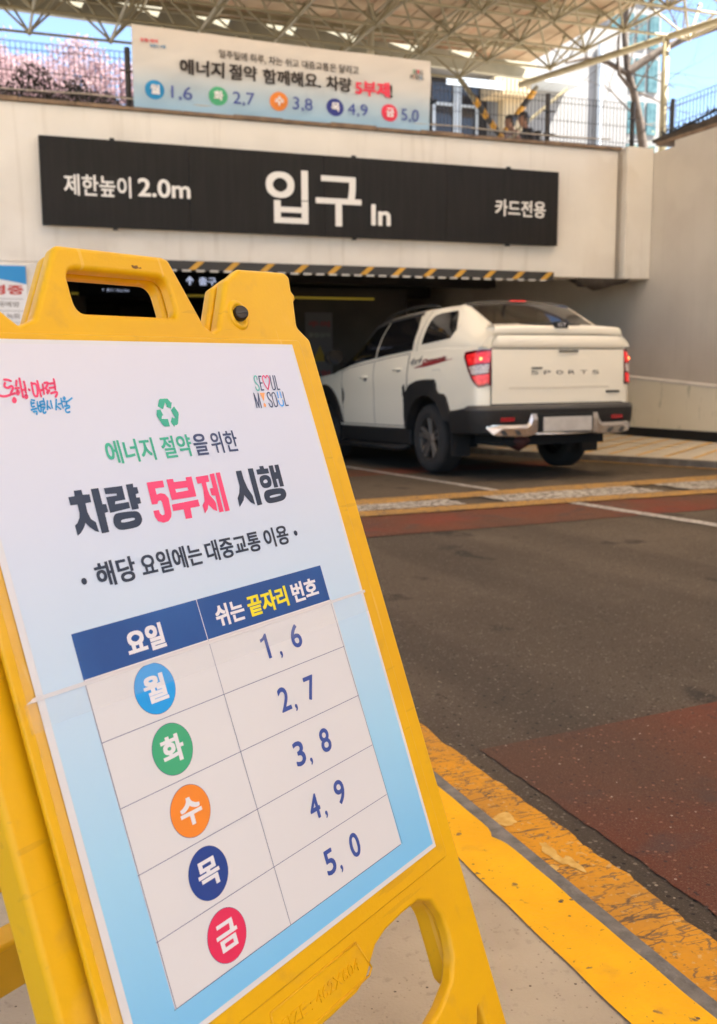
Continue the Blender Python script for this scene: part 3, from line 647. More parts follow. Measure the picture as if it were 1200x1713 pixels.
bm_ = MB().tube([(0, 0, 0), (0, 0, .12)], .007, 4).mesh('picket'); bm_.materials.append(M['dark_iron'])
for k in range(100): inst('picket', bm_, T9, Matrix.Translation(Vector((8.95, 11.9-k*.08, 3.95))-T9.location))
T10 = empty('mesh_fence', (9.2, 8, 3.93), 'tall thin mesh fence behind the scrolled railing at the right edge', 'fence')
mb = MB(); mesh_panel(mb, (9.15, 12.1, 0), (9.15, 3, 0), 3.93, 4.48, dx=.07); pt(mb, 'wire_panel', 'fence', T10, recalc=False)
for y in (11.9, 10.63, 8.2, 6): pt(MB().tube([(9.15, y, 3.93), (9.15, y, 4.52)], .03, 8), 'post', 'fence', T10)
mb = MB(); rows = []
for k in range(15):
    t = k/14; y = 12.0-t*2.6; h = .055+.06*(sin(t*3.1)**2)*(1-t*.3); s_ = .02*sin(k*2.1)
    rows.append([(8.92, y, 3.935), (8.90+s_, y, 3.94+h*.7+s_*.6), (8.99, y, 3.95+h+s_), (9.10, y, 3.94+h*.8), (9.12, y, 3.935)])
o = pt(mb.grid(rows), 'dark_sheeting', 'dark_net', T9, smooth=True)

# banner tied to the fence
T11 = empty('banner', (3.7, 12.0, 3.84), 'pale blue fabric banner with five coloured day discs tied to the mesh fence', 'banner')
mb = MB(); rows = []; NX, NZ = 90, 26
def by(x, z):   # folds in the cloth
    u = (x-1.86)/3.71; v = (z-3.84)/.9
    return 12.07+.016*sin(u*7+v*4)+.018*sin(u*15-v*7)*v*(1-v)*3+.006*sin((u*1.0+v*.55)*26)+.002*sin((u*1.3-v*.8)*41)
for j in range(NZ+1):
    row = []
    for i in range(NX+1):
        u = i/NX; v = j/NZ; sag = .028*sin(pi*u)*0; x = 1.86+3.71*u
        zt = 4.755-.045*u-.02*abs(sin(pi*u*4))*.3; zb = 3.852-.008*u
        z = zb+(zt-zb)*v; row.append((x, by(x, z), z))
    rows.append(row)
ban = pt(mb.grid(rows), 'cloth', 'banner', T11, smooth=True)
# material uses object z: shift the ramp to local coordinates
for n_ in M['banner'].node_tree.nodes:
    if n_.type == 'MAP_RANGE': n_.inputs[1].default_value = 0.0; n_.inputs[2].default_value = 0.91
FB = (-T11.location, (1, 0, 0), (0, 0, 1), (0, -1, 0))
def btext(s_, m, box, wgt=0.0, slant=0.0, lift=0.0):
    me = text_mesh(s_, wgt); xs = [v.co.x for v in me.vertices]; ys = [v.co.y for v in me.vertices]; a0, a1, b0, b1 = min(xs), max(xs), min(ys), max(ys)
    bm = bmesh.new(); bm.from_mesh(me)
    for v in bm.verts:
        x = box[0]+(v.co.x-a0)/(a1-a0)*(box[1]-box[0]); z = box[2]+(v.co.y-b0)/(b1-b0)*(box[3]-box[2])
        z -= slant*(x-box[0]); v.co = Vector((x, by(x, z)-.021+lift, z))-T11.location
    bm.to_mesh(me); bm.free(); return link('lettering', me, m, T11)
btext('일주일에 하루, 차는 쉬고 대중교통은 달리고', 'b_ink', (2.85, 4.60, 4.475, 4.575), .012, .012)
btext('에너지', 'b_ink', (2.39, 2.915, 4.262, 4.432), .032)
btext('절약', 'b_ink', (2.97, 3.31, 4.258, 4.43), .026)
btext('함께해요.', 'b_ink', (3.38, 4.10, 4.245, 4.422), .026)
btext('차량', 'b_ink', (4.17, 4.51, 4.245, 4.415), .026)
btext('5부제', 'b_pink', (4.56, 5.015, 4.225, 4.405), .034)
btext('!', 'b_ink', (5.02, 5.05, 4.225, 4.385), .03)
days = [('월', 'b_cyan', 2.10, '1,6', 2.29, 2.535), ('화', 'b_green', 2.84, '2,7', 3.01, 3.27), ('수', 'b_orange', 3.57, '3,8', 3.74, 3.99), ('목', 'b_blue', 4.29, '4,9', 4.45, 4.71), ('금', 'b_red', 5.01, '5,0', 5.17, 5.41)]
for k, (d_, m, cx, nn, a, b) in enumerate(days):
    cz = 4.072-.006*k; mb = MB(); cc = [(cx, by(cx, cz)-.012, cz)]
    rows = []
    for q in (0.02, .2, .4, .6, .8, 1):
        rows.append([(cx+.112*q*cos(2*pi*j/36), by(cx+.112*q*cos(2*pi*j/36), cz+.105*q*sin(2*pi*j/36))-.008, cz+.105*q*sin(2*pi*j/36)) for j in range(36)])
    pt(mb.grid(rows, True), 'day_disc', m, T11, recalc=True)
    btext(d_, 'p_white', (cx-.055, cx+.055, cz-.052, cz+.052), .035, 0, -.012)
    btext(nn, 'b_num', (a, b, 3.975-.006*k, 4.135-.006*k), .0)
btext('동행·매력', 'b_pink', (1.95, 2.15, 4.575, 4.615), .02); btext('특별시 서울', 'b_cyan', (2.06, 2.24, 4.525, 4.562), .02)
for s_, m, a, b, z in (('S', 'b_green', 5.32, 5.345, 4.555), ('E', 'b_ink', 5.35, 5.372, 4.555), ('♥', 'b_pink', 5.376, 5.405, 4.555), ('UL', 'b_ink', 5.41, 5.46, 4.555), ('M', 'b_ink', 5.29, 5.325, 4.495), ('!', 'b_orange', 5.335, 5.345, 4.495), ('SO', 'b_ink', 5.355, 5.41, 4.495), ('U', 'b_cyan', 5.415, 5.44, 4.495), ('L', 'b_ink', 5.447, 5.468, 4.495)):
    btext(s_, m, (a, b, z-.02, z+.03), .02)
for x, z in ((1.86, 4.75), (5.57, 4.70), (1.86, 3.86), (5.56, 3.85), (2.8, 3.855), (3.9, 3.85)):
    pt(MB().tube([(x, 12.05, z), (x+.02, 12.2, z+.03)], .006, 5), 'tie_cord', 'rope', T11)

# ------------------------------------------------------------------ folding yellow A-board in the foreground
_h, _lean = 0.9699, 0.3362
tU = Vector((sin(_h), cos(_h), 0)); nH = Vector((-cos(_h), sin(_h), 0))
upV = Vector((0, 0, 1))*cos(_lean)+nH*sin(_lean); nN = tU.cross(upV)
TR = Vector((0, 0, CAMH))+Vector((0.3041, 1, 0.0191))*1.1423
ORG = TR-tU*0.455-upV*0.604
MB_W = Matrix(((tU.x, upV.x, nN.x, ORG.x), (tU.y, upV.y, nN.y, ORG.y), (tU.z, upV.z, nN.z, ORG.z), (0, 0, 0, 1)))
foot = MB_W @ Vector((.227, -.425, -.02)); foot.z = 0
S0 = empty('a_board', foot, 'yellow plastic folding a-board with a car rota poster, standing on the pavement in front', 'signboard')
MF = Matrix.Translation(-foot) @ MB_W
mir = lambda pts: [(454-p[0],)+tuple(p[1:]) for p in reversed(pts)]
right = [(500, -425, 8), (470, -425, 8), (461, -300, 30), (459, -215, 10), (457, -181, 4), (446, -200, 12), (415, -235, 40), (350, -262, 30)]
outline = [(499, 612, 10), (481, 628, 7), (489, 660, 5), (494, 664, 3), (494, 669, 3), (490, 674, 3), (494, 692, 6), (486, 698, 8), (402, 696, 9), (374, 680, 8), (341, 624, 8), (330, 619, 4), (320, 625, 8), (293, 697, 12), (284, 700, 4), (147, 700, 12), (102, 626, 8), (84, 619, 4), (60, 640, 8), (46, 690, 9), (-32, 698, 8), (-40, 670, 4), (-28, 628, 7), (-45, 612, 10), (-45, -420, 8)]
outline = outline[:-1]+mir(right)+right[::-1]
hole = mir([(401, -40, 40), (437, -60, 50), (437, -118, 30), (410, -150, 30), (350, -166, 30)])
def rh(): return [(401, -40), (424, -50), (436, -72), (438, -95), (434, -118), (419, -139), (390, -152), (350, -162), (290, -168)]
hr = rh(); tab = [(229, -75), (268, -74), (287, -69), (301, -58), (314, -48), (336, -42), (370, -40)]
holep = hr+[(454-p[0], p[1]) for p in reversed(hr)]+[(454-p[0], p[1]) for p in reversed(tab)]+tab[1:]
grip = fillet([(283, 677, 14), (283, 633, 12), (152, 633, 12), (152, 677, 14)])
front = slab('front_panel', [fillet(outline), holep, grip], -.017, 0.0, .0055, 'plastic', S0, MF)
body_o = [(499, 600, 14), (499, -170, 20), (452, -162, 15), (444, -150, 14), (444, -60, 60), (400, -36, 30), (330, -38, 20), (305, -60, 12), (287, -73, 14), (167, -73, 14), (149, -60, 12), (124, -38, 20), (54, -36, 30), (10, -60, 60), (10, -150, 14), (2, -162, 15), (-45, -170, 20), (-45, 600, 14)]
slab('frame_side', [[(p[0]*.994+1.4, p[1]) for p in fillet(body_o)]], -.046, -.012, .006, 'plastic', front, None)
leg = [(499, -160, 5), (499, -425, 8), (472, -425, 8), (462, -300, 20), (460, -215, 8), (457, -181, 4), (452, -160, 5)]
slab('leg', [fillet([(p[0]*.996+1, p[1], p[2]) for p in leg])], -.044, -.012, .005, 'plastic', S0, MF)
slab('leg', [fillet([((454-p[0])*.996+1, p[1], p[2]) for p in leg][::-1])], -.044, -.012, .005, 'plastic', S0, MF)
# raised inner plateau the poster lies on
slab('poster_bed', [fillet([(474, 611, 8), (474, -19, 8), (-17, -19, 8), (-17, 611, 8)])], -.004, .0022, .002, 'plastic', front, None, resol=2)
# embossed panel and letters on the bottom rail
mb = MB()
bx = [(150, -30), (284, -30), (297, -62), (290, -67), (156, -67), (148, -60)]
for a, b in zip(bx, bx[1:]+bx[:1]):
    mb.tube([(a[0]*.001, a[1]*.001, .0003), (b[0]*.001, b[1]*.001, .0003)], .0011, 6)
mb.build('embossed_border', 'plastic', front, smooth=True)
text(front, 'SIZE : 462X604', 'plastic', (.160, .280, -.055, -.043), None, 0, .0002, extrude=.0009, name='embossed_lettering')
# knob in its pocket, between the handle and the right tower
mb = MB(); 
prof = [(0.0, .0125), (.004, .0125), (.0065, .0105), (.0065, .0)]
rows = [[(r*cos(2*pi*k/24), r*sin(2*pi*k/24), z) for k in range(24)] for z, r in [(0, .0), (0, .0085), (.006, .0085), (.0085, .007), (.0085, .0)]]
ang = Matrix.Translation((.3785, .6390, .0015)) @ Matrix.Rotation(radians(-28), 4, 'Y')
mb.grid(rows, True); kn = mb.build('knob', 'knob_metal', S0, smooth=False, bevel=.0008, mat4=MF @ ang)
MB().box(-.007, .007, -.0012, .0012, .0083, .0092).build('slot', 'black_plastic', kn)
rows = [[(r*cos(2*pi*k/28), r*1.12*sin(2*pi*k/28), z) for k in range(28)] for z, r in [(-.0012, .0086), (.0003, .0092), (.0018, .0112), (.0022, .0125), (.0012, .0150), (-.0015, .0165)]]
MB().grid(rows, True).build('pocket_rim', 'plastic', S0, smooth=True, mat4=MF @ Matrix.Translation((.3785, .6390, .0005)))
# sloping facets beside the tower and inside the grip
def facet(pts, name='handle_facet'):
    MB().poly([(a*.001, b*.001, c*.001) for a, b, c in pts]).build(name, 'plastic', front)
# rear panel, leaning the other way from the hinge
hinge = Matrix.Translation((0, .665, -.026)); MR = MF @ hinge @ Matrix.Rotation(radians(2*math.degrees(_lean)-1.5), 4, 'X') @ Matrix.Translation((0, -.665, 0))
# the tops of both panels stay parallel near the handle: a second thin shell behind the front one
top_o = [(494, 604, 8), (480, 628, 7), (488, 660, 5), (489, 674, 3), (492, 690, 6), (484, 696, 8), (403, 694, 9), (370, 678, 8), (337, 622, 8), (326, 617, 4), (322, 623, 8), (291, 695, 12), (284, 698, 4), (149, 698, 12), (104, 625, 8), (84, 617, 4), (58, 640, 8), (44, 688, 9), (-30, 696, 8), (-38, 670, 4), (-26, 628, 7), (-43, 604, 10)]
rear = slab('rear_panel', [fillet([(499, 600, 14), (499, -425, 8), (468, -425, 8), (459, -215, 8), (446, -200, 12), (415, -235, 40), (350, -262, 30), (104, -262, 30), (39, -235, 40), (8, -200, 12), (-5, -215, 8), (-14, -425, 8), (-45, -425, 8), (-45, 600, 14)]), holep], -.024, .010, .006, 'plastic', S0, MR)
slab('rear_handle', [fillet(top_o), grip], -.034, -.0175, .0055, 'plastic', S0, MF)
# poster
PZ = .0034
pm = M['poster']
post = MB().quad((0, 0, PZ), (.455, 0, PZ), (.455, .604, PZ), (0, .604, PZ)).build('poster', 'paper', S0, mat4=MF)
def pp(mb, name, m, lift, **k): 
    for v in mb.v: v.z += PZ+lift
    return mb.build(name, m, post, recalc=False, **k)
E4 = .00012
pp(MB().quad((.008, .005, 0), (.4505, .005, 0), (.4505, .600, 0), (.006, .600, 0)), 'print_ground', pm, E4)
pp(MB().quad((.0495, .027, 0), (.3945, .027, 0), (.3945, .306, 0), (.0475, .306, 0)), 'table_ground', 'paper', E4*2)
pp(MB().quad((.0475, .306, 0), (.3915, .306, 0), (.3915, .3455, 0), (.0475, .3455, 0)), 'table_head', 'p_navy', E4*3)
ln = MB(); rw = .00055
def hl(v, u0=.0485, u1=.393): ln.box(u0, u1, v-rw/2, v+rw/2, 0, .00002)
def vl(u, v0, v1, uu=None): ln.poly([(u-rw/2, v0, .00002), (u+rw/2, v0, .00002), ((uu or u)+rw/2, v1, .00002), ((uu or u)-rw/2, v1, .00002)])
for v in (.2520, .1958, .1396, .0834, .0272): hl(v)
vl(.0507, .027, .306, .0480); vl(.3960, .027, .306, .3912); vl(.2005, .027, .306, .1965)
pp(ln, 'table_rules', 'p_line', E4*4)
pp(MB().quad((.1958, .306, 0), (.1966, .306, 0), (.1958, .3455, 0), (.1950, .3455, 0)), 'head_rule', 'p_white', E4*4)
FP = (Vector((0, 0, PZ)), (1, 0, 0), (0, 1, 0), (0, 0, 1))
def pt_(s_, m, u0, u1, v0, v1, wgt=0.0, lift=E4*5, **k): return text(post, s_, m, (u0*.001, u1*.001, v0*.001, v1*.001), FP, wgt, lift, **k)
pt_('에너지 절약', 'p_green', 136, 246, 484.5, 507, .020)
pt_('을', 'p_slate', 249, 269, 484, 506.5, .020); pt_('위한', 'p_slate', 274, 314, 484, 507, .014)
pt_('해당', 'p_ink', 88, 134, 377, 399.5, .024); pt_('요일에는', 'p_ink', 140, 219, 377, 398.5, .024)
pt_('대중교통', 'p_ink', 225, 306, 377, 398, .024); pt_('이용', 'p_ink', 313, 353, 377, 398, .024)
mb = MB(); disc(mb, .0745, .3862, .0030, 0, 20); disc(mb, .3655, .3865, .0030, 0, 20); pp(mb, 'bullet', 'p_ink', E4*5)
pt_('요일', 'p_white', 100.5, 145, 312, 335, .040)
pt_('쉬는', 'p_white', 214, 255, 313.5, 335, .034); pt_('끝자리', 'p_yellow', 261, 324, 313.5, 335, .034); pt_('번호', 'p_white', 332, 376, 314, 335, .034)
rowsP = [('월', 'p_cyan', 118.5, 279.5, '1', '6'), ('화', 'p_gr2', 119.5, 224, '2', '7'), ('수', 'p_orange', 120.5, 167.5, '3', '8'), ('목', 'p_blue', 121.5, 111, '4', '9'), ('금', 'p_red', 123, 54.5, '5', '0')]
for k, (d_, m, cu, cv_, a, b) in enumerate(rowsP):
    mb = MB(); disc(mb, cu*.001, cv_*.001, .0238, 0, 60, .0228); pp(mb, 'disc_outline', 'p_line', E4*4)
    mb = MB(); disc(mb, cu*.001, cv_*.001, .0234, 0, 60, .0224); pp(mb, 'day_disc', m, E4*5)
    pt_(d_, 'p_white', cu-13, cu+13, cv_-12, cv_+12, .036, E4*6)
    nc = [281, 225, 168.5, 113, 56.5][k]; o1 = 0
    wa = {'1': 10.5}.get(a, 16)
    if a != '1': pt_(a, 'p_num', 284-wa-(.0 if a != '1' else -.5)+(0), 284, nc-12.3, nc+12.3, .018)
    pt_(',', 'p_num', 288.5, 292.5, nc-16.5, nc-9.3, .02)
    pt_(b, 'p_num', 311, 327.5, nc-12.3, nc+12.3, .018)
# strokes of the hand-written emblem, the recycling mark and the city mark (points in mm on the poster)
HA= [[(49.6, 567.3), (52.8, 567.2), (55.7, 566.2)], [(49.5, 564.4), (48.2, 561.6), (50.9, 560.1), (55.2, 561.6), (55.8, 559.4), (52.1, 554.6), (56.5, 555.2)], [(37.7, 551.9), (41.3, 553.4), (43.7, 552.9), (47.5, 553.0), (51.6, 554.0)], [(54.6, 551.0), (52.7, 549.1), (53.0, 547.5), (54.6, 547.9), (55.5, 549.8), (54.6, 551.0)], [(61.5, 566.2), (59.9, 562.1)], [(58.4, 559.6), (61.8, 559.8)], [(59.9, 557.5), (58.6, 555.8), (58.9, 554.1), (60.4, 555.2), (60.9, 556.9), (59.9, 557.5)], [(65.0, 568.1), (64.2, 559.1), (63.7, 551.6)], [(68.7, 565.2), (68.5, 560.2), (67.6, 555.6)], [(64.8, 557.7), (68.0, 558.5)], [(67.6, 553.5), (66.0, 552.1), (66.2, 550.6), (67.8, 551.5), (67.6, 553.5)], [(71.5, 558.2), (72.1, 557.6)], [(76.0, 564.1), (75.3, 556.5), (75.7, 552.4), (78.4, 552.3), (80.2, 557.0), (80.3, 562.6), (76.5, 563.4)], [(82.5, 565.5), (82.4, 558.7), (82.2, 551.6)], [(87.3, 562.4), (86.0, 553.8)], [(83.6, 556.9), (86.6, 558.0)], [(89.5, 563.7), (93.3, 563.8), (90.0, 559.7), (88.9, 558.5), (90.5, 557.3), (89.5, 554.0), (92.5, 556.9)], [(94.7, 562.9), (99.7, 563.3)], [(93.5, 559.0), (98.9, 559.5)], [(100.4, 566.9), (100.0, 561.8), (99.1, 557.6)], [(93.5, 554.1), (99.6, 555.2), (99.7, 553.4), (97.5, 550.8)]]
HB= [[(71.3, 548.7), (74.1, 548.3)], [(70.4, 547.0), (69.8, 542.9), (72.5, 543.0)], [(70.6, 545.5), (73.1, 546.0)], [(68.5, 539.9), (74.2, 541.0)], [(70.3, 538.1), (73.4, 538.4), (72.8, 535.8)], [(76.7, 546.8), (76.0, 542.4), (76.4, 538.3), (78.2, 538.8), (79.3, 546.7)], [(76.5, 542.9), (79.3, 543.4)], [(80.4, 546.9), (84.0, 547.4)], [(80.3, 544.3), (83.5, 544.7)], [(83.9, 549.5), (83.5, 543.8)], [(80.1, 541.6), (83.2, 541.8), (81.8, 540.4), (80.2, 538.7), (80.5, 536.3), (82.7, 537.4)], [(87.4, 547.3), (85.0, 539.6)], [(86.4, 543.1), (88.3, 540.4)], [(90.9, 547.4), (90.5, 540.9)], [(97.3, 548.4), (94.1, 539.0)], [(95.6, 542.8), (99.1, 539.3)], [(102.6, 549.1), (102.1, 544.3), (102.2, 540.4)], [(98.1, 543.9), (102.2, 544.6)], [(106.5, 550.3), (105.3, 549.1), (105.9, 547.9), (107.1, 549.0), (106.5, 550.3)], [(103.4, 546.1), (108.7, 546.2), (114.7, 549.0)], [(107.5, 545.6), (107.0, 543.2)], [(104.1, 541.8), (109.2, 542.1), (109.0, 540.4), (105.1, 539.4), (104.1, 537.3), (105.4, 535.9), (108.1, 536.5)]]
RC= [[(220.6, 544.8), (230.7, 544.8), (233.1, 542.0), (234.0, 540.4), (235.4, 540.7), (232.0, 534.5), (226.2, 536.3), (227.4, 537.5), (226.1, 541.0), (221.1, 534.0), (215.1, 537.3), (219.1, 543.8)], [(236.8, 536.6), (240.4, 529.9), (240.4, 528.1), (235.5, 518.2), (233.5, 517.2), (230.6, 517.2), (229.8, 515.4), (226.5, 520.8), (230.5, 526.2), (231.1, 524.4), (234.2, 524.2), (231.2, 532.5)], [(211.5, 533.5), (217.5, 534.1), (219.1, 527.8), (217.2, 527.6), (215.6, 524.4), (223.9, 524.0), (223.9, 516.3), (217.1, 516.5), (215.3, 518.0), (210.5, 527.0), (210.6, 529.1), (212.5, 532.9)]]
SG= [[(374.19, 562.46), (373.95, 565.94), (371.18, 565.75), (369.38, 563.0), (370.0, 558.83), (373.16, 555.06), (373.31, 551.36), (370.88, 549.57), (368.6, 550.56), (368.07, 553.34)]]
SN= [[(382.03, 565.82), (378.32, 565.87), (376.42, 549.89), (380.56, 550.01)], [(377.36, 557.85), (381.19, 558.05)], [(397.65, 566.06), (396.18, 552.66), (397.77, 549.79), (400.6, 550.66), (401.44, 553.48), (402.52, 565.99)], [(406.02, 565.94), (404.58, 550.09), (408.44, 549.99)], [(360.49, 530.16), (361.86, 546.37), (364.3, 530.46), (369.02, 546.39), (368.08, 529.84)], [(388.88, 542.77), (388.63, 546.29), (386.0, 546.6), (383.76, 544.56), (384.06, 540.36), (387.77, 536.03), (388.26, 532.28), (386.26, 530.02), (383.74, 530.59), (382.47, 534.13)], [(394.91, 546.34), (392.16, 544.78), (391.23, 540.12), (391.49, 531.68), (393.65, 530.19), (396.31, 531.49), (397.63, 537.08), (397.18, 545.1), (394.91, 546.34)], [(411.97, 546.57), (410.87, 530.68), (415.53, 530.64)]]
SP= [[(387.79, 550.05), (384.52, 556.21), (383.45, 561.83), (384.76, 565.31), (387.33, 566.21), (389.34, 563.6), (391.44, 566.15), (394.0, 565.64), (394.94, 562.1), (392.78, 556.97), (387.79, 550.05)]]
SB= [[(402.39, 546.6), (401.8, 540.24)], [(407.18, 546.7), (407.14, 540.3)], [(400.06, 537.0), (400.56, 533.21), (402.95, 530.52), (406.4, 531.09), (408.3, 533.86), (408.2, 536.95)]]
SO= [[(371.74, 546.78), (380.57, 546.75), (374.92, 536.5)], [(373.3, 534.25), (375.59, 534.85), (377.08, 532.71), (376.22, 530.66), (373.93, 530.06), (372.59, 531.73)]]
HEAD_INK = [[[(89.2, 465.3), (97.7, 465.2), (97.6, 460.7), (105.1, 460.3), (104.5, 453.1), (98.0, 452.9), (97.6, 445.0), (99.3, 438.4), (103.7, 434.8), (104.2, 425.6), (100.5, 427.2), (95.4, 431.6), (92.3, 435.7), (89.3, 431.6), (84.8, 427.7), (80.6, 425.7), (80.7, 435.0), (84.0, 436.8), (87.5, 440.9), (88.9, 445.2), (89.2, 452.8), (81.7, 452.9), (81.8, 460.3), (88.7, 460.4)]], [[(107.8, 464.8), (116.5, 464.8), (116.2, 449.8), (120.3, 449.5), (120.3, 442.2), (116.1, 441.6), (115.3, 424.1), (106.8, 424.0)]], [[(122.5, 464.0), (144.0, 463.9), (143.5, 450.9), (131.3, 450.6), (130.2, 448.1), (146.6, 448.3), (146.3, 442.5), (122.0, 440.9), (122.3, 455.6), (134.8, 455.7), (135.2, 457.6), (122.4, 458.4)]], [[(148.6, 464.6), (157.2, 464.7), (156.7, 461.1), (161.3, 460.9), (161.1, 454.9), (157.3, 454.6), (157.0, 451.2), (161.0, 451.0), (160.8, 445.3), (156.6, 445.0), (156.4, 440.7), (147.8, 440.5)]], [[(129.4, 439.9), (150.1, 439.3), (155.5, 437.5), (157.2, 432.4), (156.0, 428.3), (151.7, 424.8), (145.8, 423.7), (130.3, 423.6), (125.1, 425.5), (122.5, 430.1), (123.4, 435.1), (126.0, 438.5)], [(133.0, 433.3), (147.4, 433.3), (148.8, 432.1), (147.3, 430.7), (132.5, 430.1), (131.3, 431.7)]], [[(298.9, 463.3), (307.5, 463.3), (307.5, 453.7), (309.7, 443.7), (314.1, 435.0), (314.1, 425.4), (308.2, 428.5), (301.5, 437.0), (298.6, 431.9), (289.8, 425.4), (290.3, 435.0), (294.9, 439.9), (298.5, 447.0)]], [[(318.1, 464.2), (326.3, 464.0), (325.1, 424.0), (317.2, 423.8)]], [[(337.1, 465.2), (343.9, 465.1), (343.9, 461.8), (350.0, 461.8), (350.0, 456.1), (330.6, 456.4), (330.9, 461.9), (337.1, 462.1)]], [[(334.2, 454.3), (343.7, 455.4), (349.8, 452.2), (350.1, 446.0), (346.9, 441.3), (339.1, 440.4), (333.0, 441.7), (331.1, 446.9), (331.7, 451.2)], [(337.9, 449.5), (342.3, 450.2), (344.0, 448.3), (343.1, 446.2), (338.0, 445.9), (336.4, 447.4)]], [[(352.4, 464.4), (359.5, 464.3), (359.2, 456.4), (361.7, 456.4), (362.2, 464.3), (369.1, 464.4), (368.4, 439.7), (361.5, 439.7), (361.9, 448.7), (358.5, 448.7), (358.5, 439.7), (351.6, 439.6)]], [[(338.4, 438.8), (361.8, 438.5), (367.7, 436.2), (369.1, 431.4), (366.4, 427.2), (359.9, 424.0), (338.5, 423.4), (332.8, 425.6), (331.1, 431.3), (333.1, 436.1)], [(341.2, 431.8), (358.4, 432.4), (359.4, 430.8), (357.3, 430.0), (341.8, 429.3), (339.8, 430.3)]]]
HEAD_PINK = [[[(174.2, 463.9), (195.1, 463.9), (194.6, 457.3), (182.6, 457.1), (182.4, 451.2), (187.8, 452.0), (193.1, 450.5), (196.1, 446.1), (194.6, 431.4), (192.9, 427.7), (188.1, 424.3), (181.4, 423.6), (175.2, 426.1), (172.9, 430.3), (172.8, 436.4), (179.9, 436.3), (180.2, 432.8), (182.1, 430.8), (185.4, 431.1), (186.4, 433.9), (186.6, 443.3), (185.4, 445.2), (182.0, 444.8), (180.4, 442.3), (173.3, 442.5)]], [[(199.8, 464.2), (208.4, 464.1), (208.5, 460.8), (225.4, 460.5), (225.5, 463.9), (233.9, 464.0), (233.1, 443.6), (199.6, 443.7)], [(207.8, 453.8), (224.5, 453.8), (224.7, 450.7), (207.9, 450.3)]], [[(197.9, 439.4), (234.0, 440.3), (234.1, 433.4), (220.9, 433.2), (219.6, 423.3), (210.8, 423.4), (211.5, 433.0), (197.5, 433.0)]], [[(239.4, 462.9), (256.9, 463.1), (256.6, 456.3), (251.4, 456.1), (251.1, 448.0), (251.9, 442.7), (256.2, 436.9), (257.4, 433.7), (256.0, 425.3), (250.7, 428.2), (246.2, 433.5), (243.5, 429.1), (238.3, 425.3), (237.9, 433.8), (242.5, 437.6), (244.9, 448.7), (244.9, 455.9), (239.5, 455.9)]], [[(259.7, 463.8), (266.4, 464.2), (265.1, 424.0), (258.4, 423.9), (259.4, 441.3), (254.3, 442.2), (254.3, 449.5), (259.2, 449.4)]], [[(268.9, 464.4), (275.0, 464.3), (274.0, 423.9), (267.2, 423.7)]]]
DIGIT_ONE = [[[(273.2, 294.0), (275.4, 293.7), (275.5, 268.5), (271.0, 268.5), (270.8, 288.1), (265.0, 286.2), (264.7, 289.6), (268.9, 290.6)]]]

def strokes(L_, w_, m, name, rnd=True):
    mb = MB()
    for s_ in L_:
        q_ = [(p[0]*.001, p[1]*.001) for p in s_]
        if rnd or len(s_) > 5: ribbon(mb, q_, w_, 0, len(s_) > 2)
        else:
            for a_, b_ in zip(q_, q_[1:]): ribbon(mb, [a_, b_], w_, 0, False)
    bm = bmesh.new(); me = mb.mesh(name); bm.from_mesh(me)
    for f in bm.faces:
        if f.normal.z < 0: f.normal_flip()
    bm.to_mesh(me); bm.free()
    for v in me.vertices: v.co.z += PZ+E4*5
    return link(name, me, m, post)
from mathutils.geometry import tessellate_polygon
def smooth_loop(L_, it):
    for _ in range(it):
        L_ = [((a[0]*.75+b[0]*.25, a[1]*.75+b[1]*.25), (a[0]*.25+b[0]*.75, a[1]*.25+b[1]*.75)) for a, b in zip(L_, L_[1:]+L_[:1])]
        L_ = [p for q in L_ for p in q]
    return L_
def heading(gl_, m):     # heavy heading glyphs, one outline (and counters) each
    for loops in gl_:
        rnd_ = len(loops) > 1 and len(loops[0]) > 8
        loops = [smooth_loop(l, 2) if rnd_ else l for l in loops]
        P = [Vector((p[0]*.001, p[1]*.001, PZ+E4*5)) for l in loops for p in l]
        fs = [t for t in tessellate_polygon([[Vector((p[0]*.001, p[1]*.001, 0)) for p in l] for l in loops])]
        me = bpy.data.meshes.new('heading_stroke'); me.from_pydata([tuple(p) for p in P], [], fs); me.update()
        for p in me.polygons:
            if p.normal.z < 0: p.flip()
        link('heading_stroke', me, m, post)
heading(DIGIT_ONE, 'p_num'); heading(HEAD_INK, 'p_ink'); heading(HEAD_PINK, 'p_pink')
strokes(HA, .0022, 'p_pink', 'brush_lettering'); strokes(HB, .0017, 'p_sky', 'brush_lettering')
mb = MB()
for s_ in RC: mb.poly([(p[0]*.001, p[1]*.001, 0) for p in s_])
o = pp(mb, 'recycling_mark', 'p_green', E4*5)
bm = bmesh.new(); bm.from_mesh(o.data); bmesh.ops.triangulate(bm, faces=bm.faces)
for f in bm.faces:
    if f.normal.z < 0: f.normal_flip()
bm.to_mesh(o.data); bm.free()
strokes(SG, .0017, 'p_teal', 'city_mark'); strokes(SN, .0015, 'p_slate', 'city_mark', False); strokes(SP, .0015, 'p_pink', 'city_mark')
strokes(SB, .0017, 'p_azure', 'city_mark')
mb = MB(); mb.poly([(p[0]*.001, p[1]*.001, 0) for p in SO[0]]); mb.poly([(p[0]*.001, p[1]*.001, 0) for p in SO[1]]); o = pp(mb, 'city_mark', 'p_peach', E4*5)
for p in o.data.polygons:
    if p.normal.z < 0: p.flip()
mb = MB()
for cx_, cy_, a_, b_ in ((.2417, .6843, .0042, .0018), (.2375, .6850, .0016, .0012), (.2475, .6838, .0018, .0008)):
    mb.poly([(cx_+a_*cos(q)*(1+.3*sin(3*q+cx_*900)), cy_+b_*sin(q)*(1+.3*sin(2*q)), .0003) for q in [2*pi*k/20 for k in range(20)]])
mb.build('dirt_mark', mat('dirt_smudge', (.22, .10, .02), .8), front)
